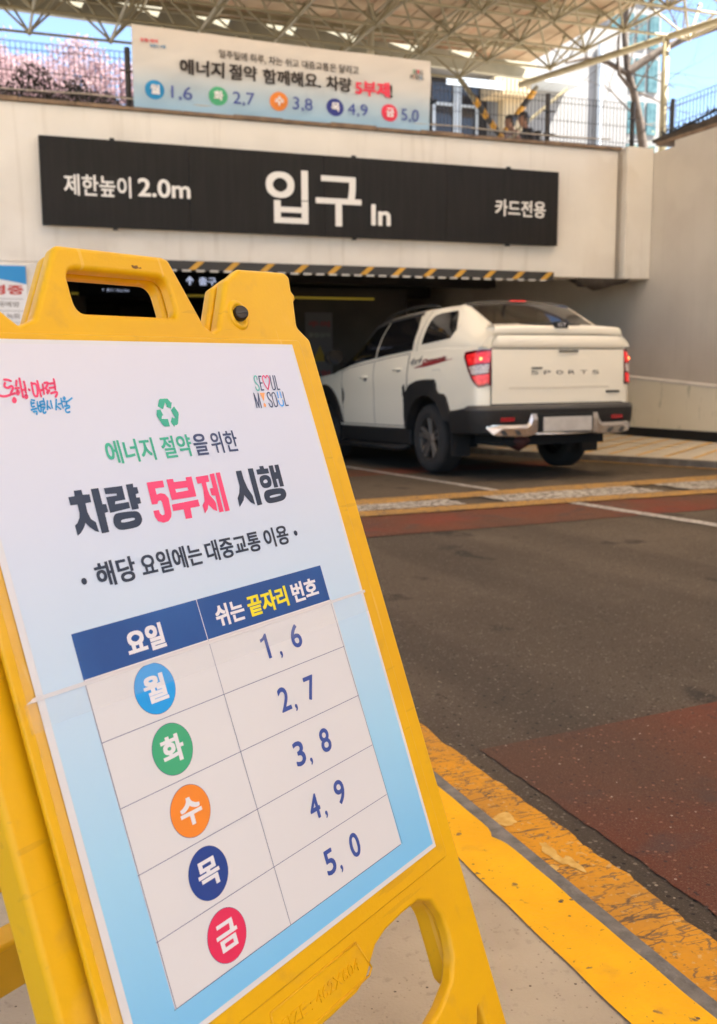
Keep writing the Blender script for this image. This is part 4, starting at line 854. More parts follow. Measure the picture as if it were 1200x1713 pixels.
# clear tape over the joint of the two sheets, and the protective film
pp(MB().quad((-.011, .3015, 0), (.458, .3015, 0), (.458, .3045, 0), (-.003, .3050, 0)), 'tape_edge', 'tape', E4*8)
pp(MB().quad((-.013, .278, 0), (.0, .278, 0), (.0, .3015, 0), (-.013, .3015, 0)), 'tape_end', 'film', E4*9)
pp(MB().quad((.0, .280, 0), (.455, .280, 0), (.455, .3015, 0), (.0, .3015, 0)), 'clear_tape', 'film', E4*7)
pp(MB().quad((-.009, -.004, -.0006), (-.0003, -.004, -.0006), (-.0003, .600, -.0006), (-.009, .600, -.0006)), 'clear_film_edge', 'film', 0)

# ------------------------------------------------------------------ white pickup with a hard canopy, driving in
TK = empty('pickup_truck', (5.653, 10.221, -.262), 'cream white double cab pickup truck with hard canopy driving into the garage', 'pickup truck')
ta = 0.04475; fy = Vector((-sin(ta), cos(ta), -.03)).normalized(); fx = Vector((cos(ta), sin(ta), 0)); fz = fx.cross(fy)
TK.rotation_euler = Matrix(((fx.x, fy.x, fz.x), (fx.y, fy.y, fz.y), (fx.z, fy.z, fz.z))).to_euler()
def lerpt(tab, y):
    if y <= tab[0][0]: return tab[0][1]
    for (a, b), (c, d) in zip(tab, tab[1:]):
        if y <= c:
            t = (y-a)/(c-a); t = t*t*(3-2*t) if abs(b-d) > .25 else t
            return b+(d-b)*t
    return tab[-1][1]
ZT = [(-1.13, 1.345), (-.8, 1.36), (-.3, 1.375), (.45, 1.355), (1.2, 1.315), (2.2, 1.245), (2.75, 1.165), (3.3, 1.13), (3.8, 1.06), (3.98, .98)]
AR, FW = .50, 3.10
def zbot(y):
    z = .48
    if y < -.5: z = .56+(-.5-y)/.63*.15
    for c in (0, FW):
        d = y-c
        if abs(d) < AR: z = max(z, .38+sqrt(AR*AR-d*d))
    return z
def wid(y, z):
    base = [(.4, .925), (.6, .945), (.8, .955), (1.0, .958), (1.12, .955), (1.22, .942), (1.36, .912), (1.6, .88)]
    w_ = lerpt(base, z)
    w_ -= .008*math.exp(-((z-.88)/.10)**2)*(1 if .6 < y < 2.5 else 0)
    for c in (0, FW): w_ += .016*math.exp(-((y-c)/.62)**2)*math.exp(-((z-1.0)/.25)**2)
    if y > 3.3: w_ -= .16*((y-3.3)/.7)**2
    return w_
CR = .13
def contour(s):
    """s metres forward of the corner along the side (s>0); s<0 wraps round the rear corner. gives (inset, y, nx, ny)"""
    if s >= 0: return (0, -1.0+s, 1, 0)
    a = min(-s/CR, pi/2); return (CR*(1-cos(a)), -1.0-CR*sin(a), cos(a), -sin(a))
def side_pt(s, z, side=-1, off=0):
    i, y, nx, ny = contour(s); x = wid(y, z)-i+off*nx
    return (side*x, y+off*ny, z)
sts = [-CR*pi/2*(1-k/8) for k in range(8)]
yst = sorted(set([round(-1.0+.04*k, 3) for k in range(126)]+[-.5, -.499, .5, .501, 2.6, 2.601, 3.6, 3.599]))
sts += [y+1.0 for y in yst if y <= 3.98]
NZS = 26
body = MB()
tops = {}
for sd in (-1, 1):
    rows = []
    for s in sts:
        y = contour(s)[1]; zb, zt = zbot(y), lerpt(ZT, y)
        rows.append([side_pt(s, zb+(zt-zb)*k/NZS, sd) for k in range(NZS+1)])
    body.grid(rows); tops[sd] = [r[-1] for r in rows]
body.grid([[(a[0]*(1-t)+b[0]*t, a[1], a[2]+.05*sin(pi*t)*(1 if a[1] > 2.6 else 0)) for t in [k/12 for k in range(13)]] for a, b in zip(tops[-1], tops[1])])
# back wall of the bed behind the tailgate, front face
body.quad((-.83, -1.125, .66), (.83, -1.125, .66), (.83, -1.125, 1.345), (-.83, -1.125, 1.345))
body.quad((-.80, 3.975, .5), (.80, 3.975, .5), (.78, 3.975, .98), (-.78, 3.975, .98))
bo = body.build('body', 'truck_white', TK, smooth=True, merge=2e-4)
# greenhouse (cab and canopy in one run)
ZR = [(-1.12, 1.525), (-.95, 1.54), (-.88, 1.562), (-.36, 1.815), (-.28, 1.832), (.3, 1.835), (1.0, 1.83), (1.5, 1.81), (1.85, 1.76), (2.75, 1.20)]
XR = [(-1.12, .70), (-.9, .70), (-.36, .665), (.5, .685), (1.5, .665), (1.85, .66), (2.75, .80)]
def ghy(tab, y):
    for (a, b), (c, d) in zip(tab, tab[1:]):
        if y <= c: return b+(d-b)*max(0, (y-a)/(c-a))
    return tab[-1][1]
def gside(y, t, side=-1, off=0.0):
    zb = lerpt(ZT, y); zr = ghy(ZR, y); xb = wid(y, zb); xr = ghy(XR, y)
    z = zb+(zr-zb)*t; x = xb+(xr-xb)*(t**1.25)+.025*sin(pi*t)
    n = Vector((zr-zb, 0, xb-xr)).normalized()
    return (side*(x+off*n.x), y, z+off*n.z)
gys = [-1.12+.03*k for k in range(130) if -1.12+.03*k <= 2.75]+[2.75]
gh = MB(); rows = []
def rooft(y, q, off=0.0):
    zr = ghy(ZR, y); xr = ghy(XR, y); crown = .045 if y > -.4 else .03+.015*max(0, (y+.9)/.5)
    x = xr*q; return (x, y, zr+crown*(1-abs(q)**2.6)+off)
for y in gys:
    r = [gside(y, k/12, -1) for k in range(12)]+[rooft(y, -1+k/8) for k in range(17)]+[gside(y, 1-(k+1)/12, 1) for k in range(12)]
    rows.append(r)
gh.grid(rows)
r0 = rows[0]; gh.poly(r0)
g = gh.build('cab_and_canopy', 'truck_white', TK, smooth=True)
e_ = g.modifiers.new('es', 'EDGE_SPLIT'); e_.split_angle = radians(50)
# windows: patches just proud of the greenhouse side
def winpatch(name, ys, tb, tt, side, mt='glass_dark', off=.006, parent=TK, n=8):
    mb = MB(); rows = []
    for y in ys: rows.append([gside(y, tb(y)+(tt(y)-tb(y))*k/n, side, off) for k in range(n+1)])
    mb.grid(rows); 
    edge = [r[0] for r in rows]+[p for p in rows[-1][1:]]+[r[-1] for r in rows[::-1][1:]]+[p for p in rows[0][::-1][1:-1]]
    return mb.build(name, mt, parent, smooth=True)
def zt_to_t(y, z): return (z-lerpt(ZT, y))/(ghy(ZR, y)-lerpt(ZT, y))
def roundw(y, a, b, r): # window corner rounding
    d = min(y-a, b-y); return 0 if d >= r else (1-sqrt(max(0, 1-(1-d/r)**2)))
for sd in (-1, 1):
    a, b = -.50, .235
    ys = [a+(b-a)*k/24 for k in range(25)]
    def qt(y):
        z = 1.80
        if y < -.30: z = 1.80-(-.30-y)*1.1-.10*((-.30-y)/.2)**2*.5
        if y > .05: z = 1.80-(y-.05)*.10
        return z
    def qb(y):
        z = 1.43+(.24-y)*.055
        if y < -.42: z += (-.42-y)*1.6
        return z
    w1 = winpatch('quarter_window', ys, lambda y: zt_to_t(y, qb(y)), lambda y: max(zt_to_t(y, qb(y))+.02, .93*zt_to_t(y, qt(y))+.0-.12*roundw(y, a, b, .07)), sd)
    a2, b2 = .45, 1.42
    ys = [a2+(b2-a2)*k/24 for k in range(25)]
    winpatch('rear_door_window', ys, lambda y: .045, lambda y: .90-(0.35*max(0, (.56-y)/.11)) if y < .56 else .90, sd)
    a3, b3 = 1.455, 2.60
    ys = [a3+(b3-a3)*k/30 for k in range(31)]
    winpatch('front_door_window', ys, lambda y: .05, lambda y: min(.90, max(.08, .90-max(0, (y-1.80))*.30)) if y < 2.5 else .70, sd)
    # chrome-dark visor above the side windows
    mb = MB(); rows = []
    for k in range(30):
        y = .50+k*.057; rows.append([gside(y, .88, sd, .008), gside(y, .945, sd, .026), gside(y, .955, sd, .006)])
    mb.grid(rows).build('window_visor', 'bumper_grey', TK, smooth=True)
    # roof rail
    mb = MB(); pts = []
    for k in range(16):
        t = k/15; y = .30+t*1.55; p = rooft(y, sd*.93); h = .055*sin(pi*min(1, max(0, t*1.0)))**.45
        pts.append((p[0], y, p[2]+.012+h))
    mb.tube(pts, .017, 8); rr = mb.build('roof_rail', 'truck_black', TK, smooth=True)
    # pillar between cab and canopy: a seam
    mb = MB(); mb.grid([[gside(.335, k/12*.98, sd, .004) for k in range(13)], [gside(.345, k/12*.98, sd, .004) for k in range(13)]]).build('cab_seam', 'truck_black', TK)
# rear glass on the slope of the canopy
mb = MB(); rows = []
for k in range(13):
    y = -.865+k*(.865-.335)/12; lim = .935-.03*(1-k/12)
    rows.append([rooft(y, -lim+2*lim*j/16, .007) for j in range(17)])
rg = mb.grid(rows).build('rear_window', 'glass_dark', TK, smooth=True)
MB().box(-.10, .10, -.352, -.325, 1.872, 1.892).build('high_brake_lamp', 'red_lit', rg, bevel=.004)
# spoiler lip at the roof's rear edge
mb = MB(); mb.grid([[rooft(y, -.96+1.92*j/16, o_) for j in range(17)] for y, o_ in ((-.20, .004), (-.30, .018), (-.37, .016), (-.375, .002))]).build('roof_spoiler', 'glass_dark', TK, smooth=True)
# windscreen
mb = MB(); mb.grid([[rooft(1.95+k*.075, -.9+1.8*j/12, .008) for j in range(13)] for k in range(10)]).build('windscreen', 'glass_dark', TK, smooth=True)
# canopy lid handle block
lid_h = MB().prism([(-.33, -.88, 1.592), (.31, -.88, 1.592), (.27, -1.13, 1.566), (-.27, -1.13, 1.566)], (0, 0, .014)).build('lid_handle', 'truck_black', TK, bevel=.005)
MB().box(-.075, .085, -1.182, -1.13, 1.535, 1.600).build('badge_block', 'truck_black', lid_h, bevel=.008)
text(lid_h, 'GT', 'p_white', (-.045, .055, 1.550, 1.585), (Vector((0, 0, 0)), (1, 0, 0), (0, 0, 1), (0, -1, 0)), .0, 1.184)
# doors: slightly proud skins with a dark gap round them
def skin(name, y0, y1, zb, zt, off, m, side, n=22, nz=14):
    mb = MB(); rows = []
    for k in range(n+1):
        y = y0+(y1-y0)*k/n; a, b = (zb(y) if callable(zb) else zb), (zt(y) if callable(zt) else zt)
        rows.append([side_pt(y+1.0, a+(b-a)*j/nz, side, off) for j in range(nz+1)])
    return mb.grid(rows).build(name, m, TK, smooth=True)
for sd in (-1, 1):
    top_ = lambda y: lerpt(ZT, y)-.012
    skin('door_gap', .500, 2.50, .50, lambda y: lerpt(ZT, y)-.004, .0012, 'truck_black', sd)
    d1 = skin('rear_door', .515, 1.470, lambda y: .51 if y > .64 else .51+.36*((.64-y)/.125)**.7, top_, .0035, 'truck_white', sd)
    d2 = skin('front_door', 1.482, 2.485, .51, top_, .0035, 'truck_white', sd)
    for d_, y, z in ((d1, .76, 1.155), (d2, 1.74, 1.085)):
        x = wid(y, z)
        MB().tube([(sd*(x+.006), y-.10, z+.014), (sd*(x+.038), y-.075, z+.016), (sd*(x+.040), y+.06, z+.012), (sd*(x+.006), y+.09, z+.010)], .014, 8).build('door_handle', 'truck_white', d_, smooth=True)
        mb = MB(); mb.poly([(sd*(x+.0052), y-.02+.055*cos(2*pi*k/20), z-.008+.034*sin(2*pi*k/20)) for k in range(20)]).build('handle_cup', 'decal_grey', d_)
    # dark line of the shoulder crease
    # rocker, step bar, flares
    MB().box(sd*.80, sd*.935, .50, 2.60, .285, .479).build('rocker', 'truck_black', TK, bevel=.03)
    st = MB().tube([(sd*.88, .60, .27), (sd*1.0, .72, .25), (sd*1.0, 2.40, .25), (sd*.88, 2.5, .27)], .035, 8).build('side_step', 'truck_black', TK, smooth=True)
    outr = [(.60, .47), (.61, .62), (.59, .79), (.53, .92), (.42, .995), (.25, 1.03), (.08, 1.04), (-.08, 1.04), (-.20, 1.035), (-.235, .985), (-.245, .92), (-.29, .885), (-.40, .875), (-.45, .84), (-.53, .66), (-.57, .57)]
    inn = [(.455*cos(radians(11+k*(142-0)/15))+0, .39+.465*sin(radians(11+k*142/15))) for k in range(16)]
    def flare(cy, outr, name='wheel_arch_trim'):
        rows = [[], [], [], []]
        for (yo, zo), (yi, zi) in zip(outr, inn):
            Yo, Yi = yo+cy, yi+cy
            rows[0].append((sd*(wid(Yo, zo)+.001), Yo, zo)); 
            rows[1].append((sd*(wid(Yo, zo)+.024), Yo+(Yi-Yo)*.06, zo+(zi-zo)*.06))
            rows[2].append((sd*(wid(Yi, .9)+.036), Yi+(Yo-Yi)*.06, zi+(zo-zi)*.06)); rows[3].append((sd*(wid(Yi, .9)-.06), Yi, zi))
        MB().grid(rows).build(name, 'truck_black', TK, smooth=True).modifiers.new('es', 'EDGE_SPLIT').split_angle = radians(40)
    flare(0, outr)
    flare(FW, [(.6*cos(radians(8+k*164/15)), .41+.62*sin(radians(8+k*164/15))) for k in range(16)])
    for cy in (0, FW):
        rows = [[(sd*x, cy+.485*cos(radians(a)), .38+.485*sin(radians(a))) for a in range(-10, 191, 10)] for x in (.93, .60)]
        m_ = MB().grid(rows); m_.poly([(sd*.60, cy+.485*cos(radians(a)), .38+.485*sin(radians(a))) for a in range(-10, 191, 10)]).build('wheel_liner', 'under', TK)
    # mud flap
    MB().box(sd*.72, sd*.95, -.535, -.52, .20, .60).build('mud_flap', 'truck_black', TK, bevel=.01)
    # tail lamp wrapping the corner (s measured from the inner edge round to the side)
    s_in = -CR*pi/2+.004
    def lint(tb, q):
        for (a, b), (c, d) in zip(tb, tb[1:]):
            if q <= c: return b+(d-b)*max(0, (q-a)/(c-a))
        return tb[-1][1]
    def lamp(name, z0, z1, m0, m1, off, m, par, n=14, nz=8):
        rows = []
        for j in range(nz+1):
            z = z0+(z1-z0)*j/nz
            sm = lint([(.92, -.09), (1.0, -.01), (1.10, .07), (1.20, .15), (1.28, .215), (1.32, .20)], z)*1.0
            L0 = s_in-.012+m0; L1 = sm*1.0-.02-m1
            rows.append([side_pt(L0+(L1-L0)*k/n, z+(.025*(k/n-.5) if True else 0)*(-1), sd, off) for k in range(n+1)])
        return MB().grid(rows).build(name, m, par, smooth=True)
    lm = lamp('tail_lamp', .945, 1.315, 0, 0, .016, 'red_lens', TK)
    # rim of the lamp down to the body
    lamp('upper_lens', 1.175, 1.285, .028, .050, .0185, 'red_lit', lm)
    lamp('reversing_lens', 1.075, 1.160, .028, .045, .0185, 'clear_lens', lm)
    lamp('lower_lens', .972, 1.060, .026, .036, .0185, 'red_lit', lm)
    z = 1.225; p = side_pt(-.10, z, sd, .02); MB().tube([p, (p[0]+sd*.002, p[1]-.004, p[2])], .016, 10).build('bulb', 'red_hot', lm)
    # red script decal on the bed side
    def dec(s_, m, y0, y1, z0, z1, wgt, rise, off):
        me = text_mesh(s_, wgt, .25); xs = [v.co.x for v in me.vertices]; zs = [v.co.y for v in me.vertices]
        for v in me.vertices:
            tx = (v.co.x-min(xs))/(max(xs)-min(xs)); tz = (v.co.y-min(zs))/(max(zs)-min(zs))
            v.co = v.co
        x0_, x1_, q0, q1 = min(xs), max(xs), min(zs), max(zs)
        for v in me.vertices:
            tx = (v.co.x-x0_)/(x1_-x0_); tz = (v.co.y-q0)/(q1-q0)
            y = (y0+(y1-y0)*tx) if sd < 0 else (y1+(y0-y1)*tx)
            z = z0+(z1-z0)*tz+rise*tx; v.co = Vector(side_pt(y+1, z, sd, off))
        link('lettering', me, m, TK)
    dec('4x4', 'decal_grey', .46, .16, 1.20, 1.285, .02, .02, .004)
    dec('Dynamic', 'decal_red', .14, -.42, 1.195, 1.262, .05, .03, .005)
    mb = MB(); rows = []
    for k in range(20):
        t = k/19; y = .33-t*.88; h = .004+.022*sin(pi*min(1, t*1.1))
        rows.append([side_pt(y+1, 1.170+t*.075-h*.5, sd, .0045), side_pt(y+1, 1.170+t*.075+h, sd, .0045)])
    mb.grid(rows).build('decal_stripe', 'decal_red', TK)
    # fuel flap outline
    if sd < 0:
        for a_, b_, c_, d_ in ((-.14, -.30, 1.135, 1.139), (-.14, -.144, .92, 1.139), (-.30, -.304, .92, 1.139)):
            mb = MB(); mb.grid([[side_pt(y+1, z, sd, .0025) for z in (c_, d_)] for y in (a_, b_)]).build('fuel_flap_gap', 'decal_grey', TK)
    # mirror
    mi = MB().tube([(sd*.93, 2.42, 1.29), (sd*1.02, 2.43, 1.30)], .025, 8).build('mirror_arm', 'truck_black', TK, smooth=True)
    mb = MB(); rows = []
    for k in range(9):
        a = -pi/2+pi*k/8; cc = cos(a)
        rows.append([(sd*(1.105+.125*max(.02, cc)**.5*cos(2*pi*j/16)), 2.43+.085*sin(a), 1.375+.10*max(.02, cc)**.5*sin(2*pi*j/16)) for j in range(16)])
    mh = mb.grid(rows, True).build('door_mirror', 'truck_black', TK, smooth=True)
    MB().poly([(sd*(1.095+.108*cos(2*pi*j/20)), 2.341, 1.378+.088*sin(2*pi*j/20)) for j in range(20)]).build('mirror_glass', 'glass_dark', mh)
    # headlamp (hidden side, for completeness of the body)
    MB().box(sd*.55, sd*.84, 3.86, 3.985, .84, .97).build('headlamp', 'clear_lens', TK, bevel=.02)
MB().box(-.5, .5, 3.97, 4.0, .66, .93).build('grille', 'truck_black', TK, bevel=.01)
# tailgate
def tg(x, z, off=0): 
    q = x/.83; return (x, -1.130-.020*(1-q*q)-off-(.012*math.exp(-((z-1.12)/.22)**2)), z)
def tpatch(name, x0, x1, z0, z1, off, m, par=TK, n=18, nz=10, tilt=0):
    return MB().grid([[tg(x0+(x1-x0)*k/n, z0+(z1-z0)*j/nz+tilt*(k/n), off) for k in range(n+1)] for j in range(nz+1)]).build(name, m, par, smooth=True)
gp = tpatch('tailgate_gap', -.824, .824, .745, 1.335, .001, 'truck_black')
gate = tpatch('tailgate', -.815, .815, .765, 1.318, .012, 'truck_white')
rim_ = MB(); rim_.grid([[tg(-.815, .765+.553*j/8, .012) for j in range(9)], [tg(-.815, .765+.553*j/8, 0) for j in range(9)]]); rim_.grid([[tg(.815, .765+.553*j/8, .012) for j in range(9)], [tg(.815, .765+.553*j/8, 0) for j in range(9)]]); rim_.build('tailgate_edge', 'truck_white', gate)
MB().grid([[tg(-.62+1.24*k/14, z, o_) for k in range(15)] for z, o_ in ((.915, .0125), (.925, .018), (.96, .0135))]).build('tailgate_crease', 'truck_white', gate, smooth=True)
up = MB().grid([[(lambda p: (p[0]*(1 if z < 1.4 else 1-.10*(z-1.4)/.06), p[1], p[2]))(tg(-.815+1.63*k/18, z, o_)) for k in range(19)] for z, o_ in ((1.328, .010), (1.335, .022), (1.38, .030), (1.44, .026), (1.458, .010))]).build('tailgate_top', 'truck_white', TK, smooth=True)
lidp = MB().grid([[((-1+2*k/18)*w_, y+.022*(abs(-1+2*k/18)**3), z-.012*abs(-1+2*k/18)**6) for k in range(19)] for y, z, w_ in ((-1.13, 1.468, .80), (-1.158, 1.472, .80), (-1.166, 1.480, .798), (-1.164, 1.535, .778), (-1.155, 1.552, .770), (-1.135, 1.562, .762), (-1.0, 1.580, .735), (-.87, 1.597, .70))]).build('canopy_lid', 'truck_white', TK, smooth=True)
# white corner shoulders between bed side and lid
for sd in (-1, 1):
    MB().grid([[(sd*x, y, z) for y in (-1.13, -1.08, -1.0, -.9, -.7, -.5)] for x, z in ((.83, 1.30), (.80, 1.40), (.765, 1.48), (.73, 1.55))]).build('canopy_corner', 'truck_white', TK, smooth=True)
MB().tube([tg(-.03, 1.300, .03), tg(-.01, 1.297, .036), tg(.18, 1.297, .036), tg(.20, 1.30, .03)], .011, 8).build('tailgate_handle', 'dark_text', gate, smooth=True)
FT = (Vector((0, 0, 0)), Vector((1, 0, 0)), Vector((0, 0, 1)), Vector((0, -1, 0)))
for k, ch in enumerate('SPORTS'):
    x = -.36+k*.152; t_ = text(gate, ch, 'badge_grey', (x-.006, x+.078, 1.060, 1.100), FT, .005, 1.176+.004, name='badge_letter')
MB().box(-.36, -.235, -1.183, -1.176, 1.118, 1.134).build('badge_bar', 'dark_text', gate)
bb_ = MB().box(.585, .755, -1.168, -1.158, .862, .886).build('small_badge', 'dark_text', gate)
# bumper
bz = [(.455, -.02), (.47, .035), (.60, .060), (.70, .065), (.735, .055), (.752, .02), (.755, -.02)]
mb = MB(); rows = []
cs = [(-1, -.98)]
path = []
for k in range(10): path.append((-.945, -.56-k*.045, -1, 0))
for k in range(1, 9):
    a = pi/2*k/8; path.append((-.945+.16*(1-cos(a)), -.99-.16*sin(a), -cos(a), -sin(a)))
for k in range(1, 12): x = -.785+.785*k/11; path.append((x, -1.15-.03*(1-(x/.785)**2), 0, -1))
path += [(-x, y, -nx, ny) for x, y, nx, ny in path[::-1][1:]]
for x, y, nx, ny in path:
    rise = .05*max(0, (-.60-y)/.5) if abs(x) > .9 else .05
    rows.append([(x+nx*o_, y+ny*o_, z-(.05-min(.05, rise)) if z > .6 else z) for z, o_ in bz])
bump = mb.grid(rows).build('rear_bumper', 'truck_black', TK, smooth=True); bump.modifiers.new('es', 'EDGE_SPLIT').split_angle = radians(30)
mb = MB().grid([[(x+nx*o_, y+ny*o_, z) for z, o_ in ((.703, .0665), (.735, .058), (.752, .022), (.757, -.03))] for x, y, nx, ny in path[8:-8]]).build('bumper_top', 'bumper_grey', bump, smooth=True)
MB().box(-.36, .36, -1.262, -1.23, .47, .655).build('plate_recess', 'under', bump, bevel=.01)
pl = MB().box(-.275, .325, -1.275, -1.263, .472, .622).build('number_plate', 'plate', TK, bevel=.004)
for sd in (-1, 1):
    pts = [(.335, .655), (.41, .655), (.455, .535), (.50, .52), (.86, .53), (.90, .50), (.80, .425), (.44, .425), (.335, .445)]
    def bpos(x, z, o_): 
        xa = abs(x); y = -1.15-.03*(1-(min(xa, .785)/.785)**2)
        if xa > .785: y += .16*(1-cos(min(1, (xa-.785)/.17)*pi/2))
        return (x, y-.068-o_, z)
    c1 = MB(); top = [bpos(sd*x, z, .014) for x, z in [(.345, .66), (.41, .66), (.44, .58), (.47, .55), (.60, .548), (.75, .552), (.88, .555)]]
    mid = [bpos(sd*x, z, .030) for x, z in [(.345, .60), (.40, .60), (.42, .545), (.47, .515), (.60, .515), (.75, .518), (.90, .525)]]
    low = [bpos(sd*x, z, .020) for x, z in [(.345, .46), (.38, .45), (.42, .44), (.47, .435), (.60, .435), (.75, .44), (.84, .455)]]
    und = [bpos(sd*x, z, -.04) for x, z in [(.345, .445), (.38, .435), (.42, .425), (.47, .42), (.60, .42), (.75, .43), (.82, .445)]]
    dk = c1.grid([top, mid, low, und]).build('chrome_diffuser', 'chrome', bump, smooth=False, bevel=0)
    for xx in (.53, .69):
        MB().prism([bpos(sd*x, z, .0265) for x, z in ((xx, .445), (xx+.05, .445), (xx+.085, .495), (xx+.035, .495))], (0, -.006, 0)).build('diffuser_slot', 'bumper_grey', dk)
    MB().grid([[bpos(sd*(.60+.16*k/6), z, .003) for k in range(7)] for z in (.585, .628)]).build('reflector', 'reflector', bump)
MB().tube([bpos(-.36, .452, .022), bpos(0, .446, .022), bpos(.36, .452, .022)], .012, 8).build('chrome_bar', 'chrome', bump, smooth=True)
# underbody (wide low box added to deepen shade beneath), axle, spare and exhaust
MB().box(-.64, .64, -1.05, 3.85, .33, .75).box(-.86, .86, .56, 2.55, .27, .45).build('underbody', 'under', TK)
MB().tube([(-.82, 0, .37), (.82, 0, .37)], .06, 10).build('rear_axle', 'under', TK)
MB().tube([(-.62, -1.18, .36), (-.62, -.6, .38)], .035, 10).build('exhaust_tip', 'under', TK)
MB().tube([(-.58, -.98, .40), (-.40, -.98, .36), (-.22, -.98, .40)], [.05, .10, .05], 10).build('tow_cover', mat('tow_cover_maroon', (.06, .012, .012), .6), TK, smooth=True)
# wheels
def wheel(x, y, sd):
    prof = [(.0, .235), (.012, .262), (.020, .315), (.012, .352), (-.012, .375), (-.04, .381), (-.21, .381), (-.238, .375), (-.262, .352), (-.27, .315), (-.262, .262), (-.25, .235)]
    rows = []
    for k in range(48):
        a = 2*pi*k/48; rows.append([(sd*q, r*cos(a), r*sin(a)) for q, r in prof])
    rows.append(rows[0])
    wroot = MB().grid(rows).build('wheel', 'tyre', TK, smooth=True, mat4=Matrix.Translation((x, y, .381)))
    tr = MB()
    for k in range(60):
        a = 2*pi*k/60
        for q0, q1, da in ((-.035, -.085, .03), (-.10, -.15, 0), (-.165, -.215, .03)):
            c, s = cos(a+da), sin(a+da); c2, s2 = cos(a+da+.07), sin(a+da+.07)
            tr.grid([[(sd*q0, .380*c, .380*s), (sd*q0, .386*c, .386*s), (sd*q0, .386*c2, .386*s2), (sd*q0, .380*c2, .380*s2)], [(sd*q1, .380*c, .380*s), (sd*q1, .386*c, .386*s), (sd*q1, .386*c2, .386*s2), (sd*q1, .380*c2, .380*s2)]])
    tr.build('tread', 'tyre', wroot)
    rim = MB(); pr = [(.004, .246), (.012, .238), (-.006, .224), (-.12, .205), (-.20, .205)]
    rim.grid([[(sd*q, r*cos(2*pi*k/40), r*sin(2*pi*k/40)) for q, r in pr] for k in range(41)])
    rr_ = rim.build('rim', 'rim_dark', wroot, smooth=True)
    MB().poly([(sd*-.13, .21*cos(2*pi*k/30), .21*sin(2*pi*k/30)) for k in range(30)]).build('brake_disc', 'under', rr_)
    sp = MB()
    for k in range(5):
        a = 2*pi*k/5+.35
        for da in (-.17, .17):
            o0 = Vector((sd*-.020, .045*cos(a+da*2.0), .045*sin(a+da*2.0))); o1 = Vector((sd*-.002, .235*cos(a+da), .235*sin(a+da)))
            t_ = Vector((0, -sin(a), cos(a)))
            sp.prism([o0-t_*.018, o0+t_*.018, o1+t_*.020, o1-t_*.020], (sd*-.035, 0, 0))
    sp.build('spokes', 'rim', wroot, bevel=.004)
    MB().tube([(sd*-.04, 0, 0), (sd*-.008, 0, 0), (sd*-.004, 0, 0)], [.052, .050, .030], 20).build('hub', 'rim', rr_)
for y in (0, FW):
    wheel(-.945, y, -1); wheel(.945, y, 1)

# ------------------------------------------------------------------ upper level: paving, buildings, canopy
o = MB().quad((-120, 12.4, 3.55), (9.3, 12.4, 3.55), (9.3, 160, 3.55), (-120, 160, 3.55)).quad((9.3, -60, 3.6), (120, -60, 3.6), (120, 160, 3.6), (9.3, 160, 3.6)).build('upper_ground', 'earth'); tag(o, kind='structure')
# space frame canopy
CA = empty('space_frame_canopy', (4, 14.8, 3.55), 'cream steel space frame canopy with brown roof sheets above the garage entrance', 'canopy')
DX, DY = 1.22, 1.065; X0, Y0, ZL, ZU = 1.06-DX*5, 16.93, 6.0, 6.72
def ln_(i, j): return Vector((X0+DX*i, Y0-DY*j, ZL))
def un_(i, j): return Vector((X0+DX*(i+.5), Y0-DY*(j+.5), ZU))
NI, NJ = 13, 23
bars = []
def xmax(j): return 12 if j <= 0 else 13 if j < 3 else 14
for j in range(NJ):
    for i in range(xmax(j)):
        a = ln_(i, j)
        if i+1 < xmax(j): bars.append((a, ln_(i+1, j), .022))
        if j+1 < NJ: bars.append((a, ln_(i, j+1), .022))
        for di, dj in ((0, 0), (-1, 0), (0, -1), (-1, -1)):
            if i+di >= -1 and j+dj >= -1: bars.append((a, un_(i+di, j+dj), .019))
for j in range(-1, NJ-1):
    for i in range(-1, xmax(j)):
        if i+1 < xmax(j): bars.append((un_(i, j), un_(i+1, j), .022))
        if j+1 < NJ-1: bars.append((un_(i, j), un_(i, j+1), .022))
ci = cam.matrix_world.inverted()
def pxy(P):
    q = ci @ P; 
    if q.z > -.1: return None
    return (600+FPX*q.x/-q.z, 856.5-FPX*q.y/-q.z)
def vis(a, b):
    for t in (0, .25, .5, .75, 1):
        p = pxy(a.lerp(b, t))
        if p and -20 < p[0] < 1220 and -20 < p[1] < 300: return True
    return False
seen = sorted([b for b in bars if vis(b[0], b[1])], key=lambda b: (b[0]+b[1]).length)[:298]
ids = set(id(b) for b in seen)
cyl = MB().tube([(0, 0, 0), (0, 0, 1)], 1.0, 8).mesh('bar'); cyl.materials.append(M['frame_paint'])
for p in cyl.polygons: p.use_smooth = len(p.vertices) == 4
for a, b, r in seen:
    d = b-a; q = d.to_track_quat('Z', 'Y').to_matrix().to_4x4()
    inst('bar', cyl, CA, Matrix.Translation(a-CA.location) @ q @ Matrix.Diagonal((r, r, d.length, 1)))
mb = MB()
for b in bars:
    if id(b) not in ids: mb.tube([b[0], b[1]], b[2], 5, False)
tag(pt(mb, 'bar', 'frame_paint', CA, recalc=False), kind='stuff')
sph = bpy.data.meshes.new('node_ball'); bm = bmesh.new(); bmesh.ops.create_icosphere(bm, subdivisions=1, radius=.050); bm.to_mesh(sph); bm.free(); sph.materials.append(M['frame_paint'])
k = 0
for j in range(0, 6):
    for i in range(xmax(j)):
        for P in (ln_(i, j), un_(i, j-1)):
            q = pxy(P)
            if q and -20 < q[0] < 1220 and -20 < q[1] < 300: inst('node_ball', sph, CA, Matrix.Translation(P-CA.location))
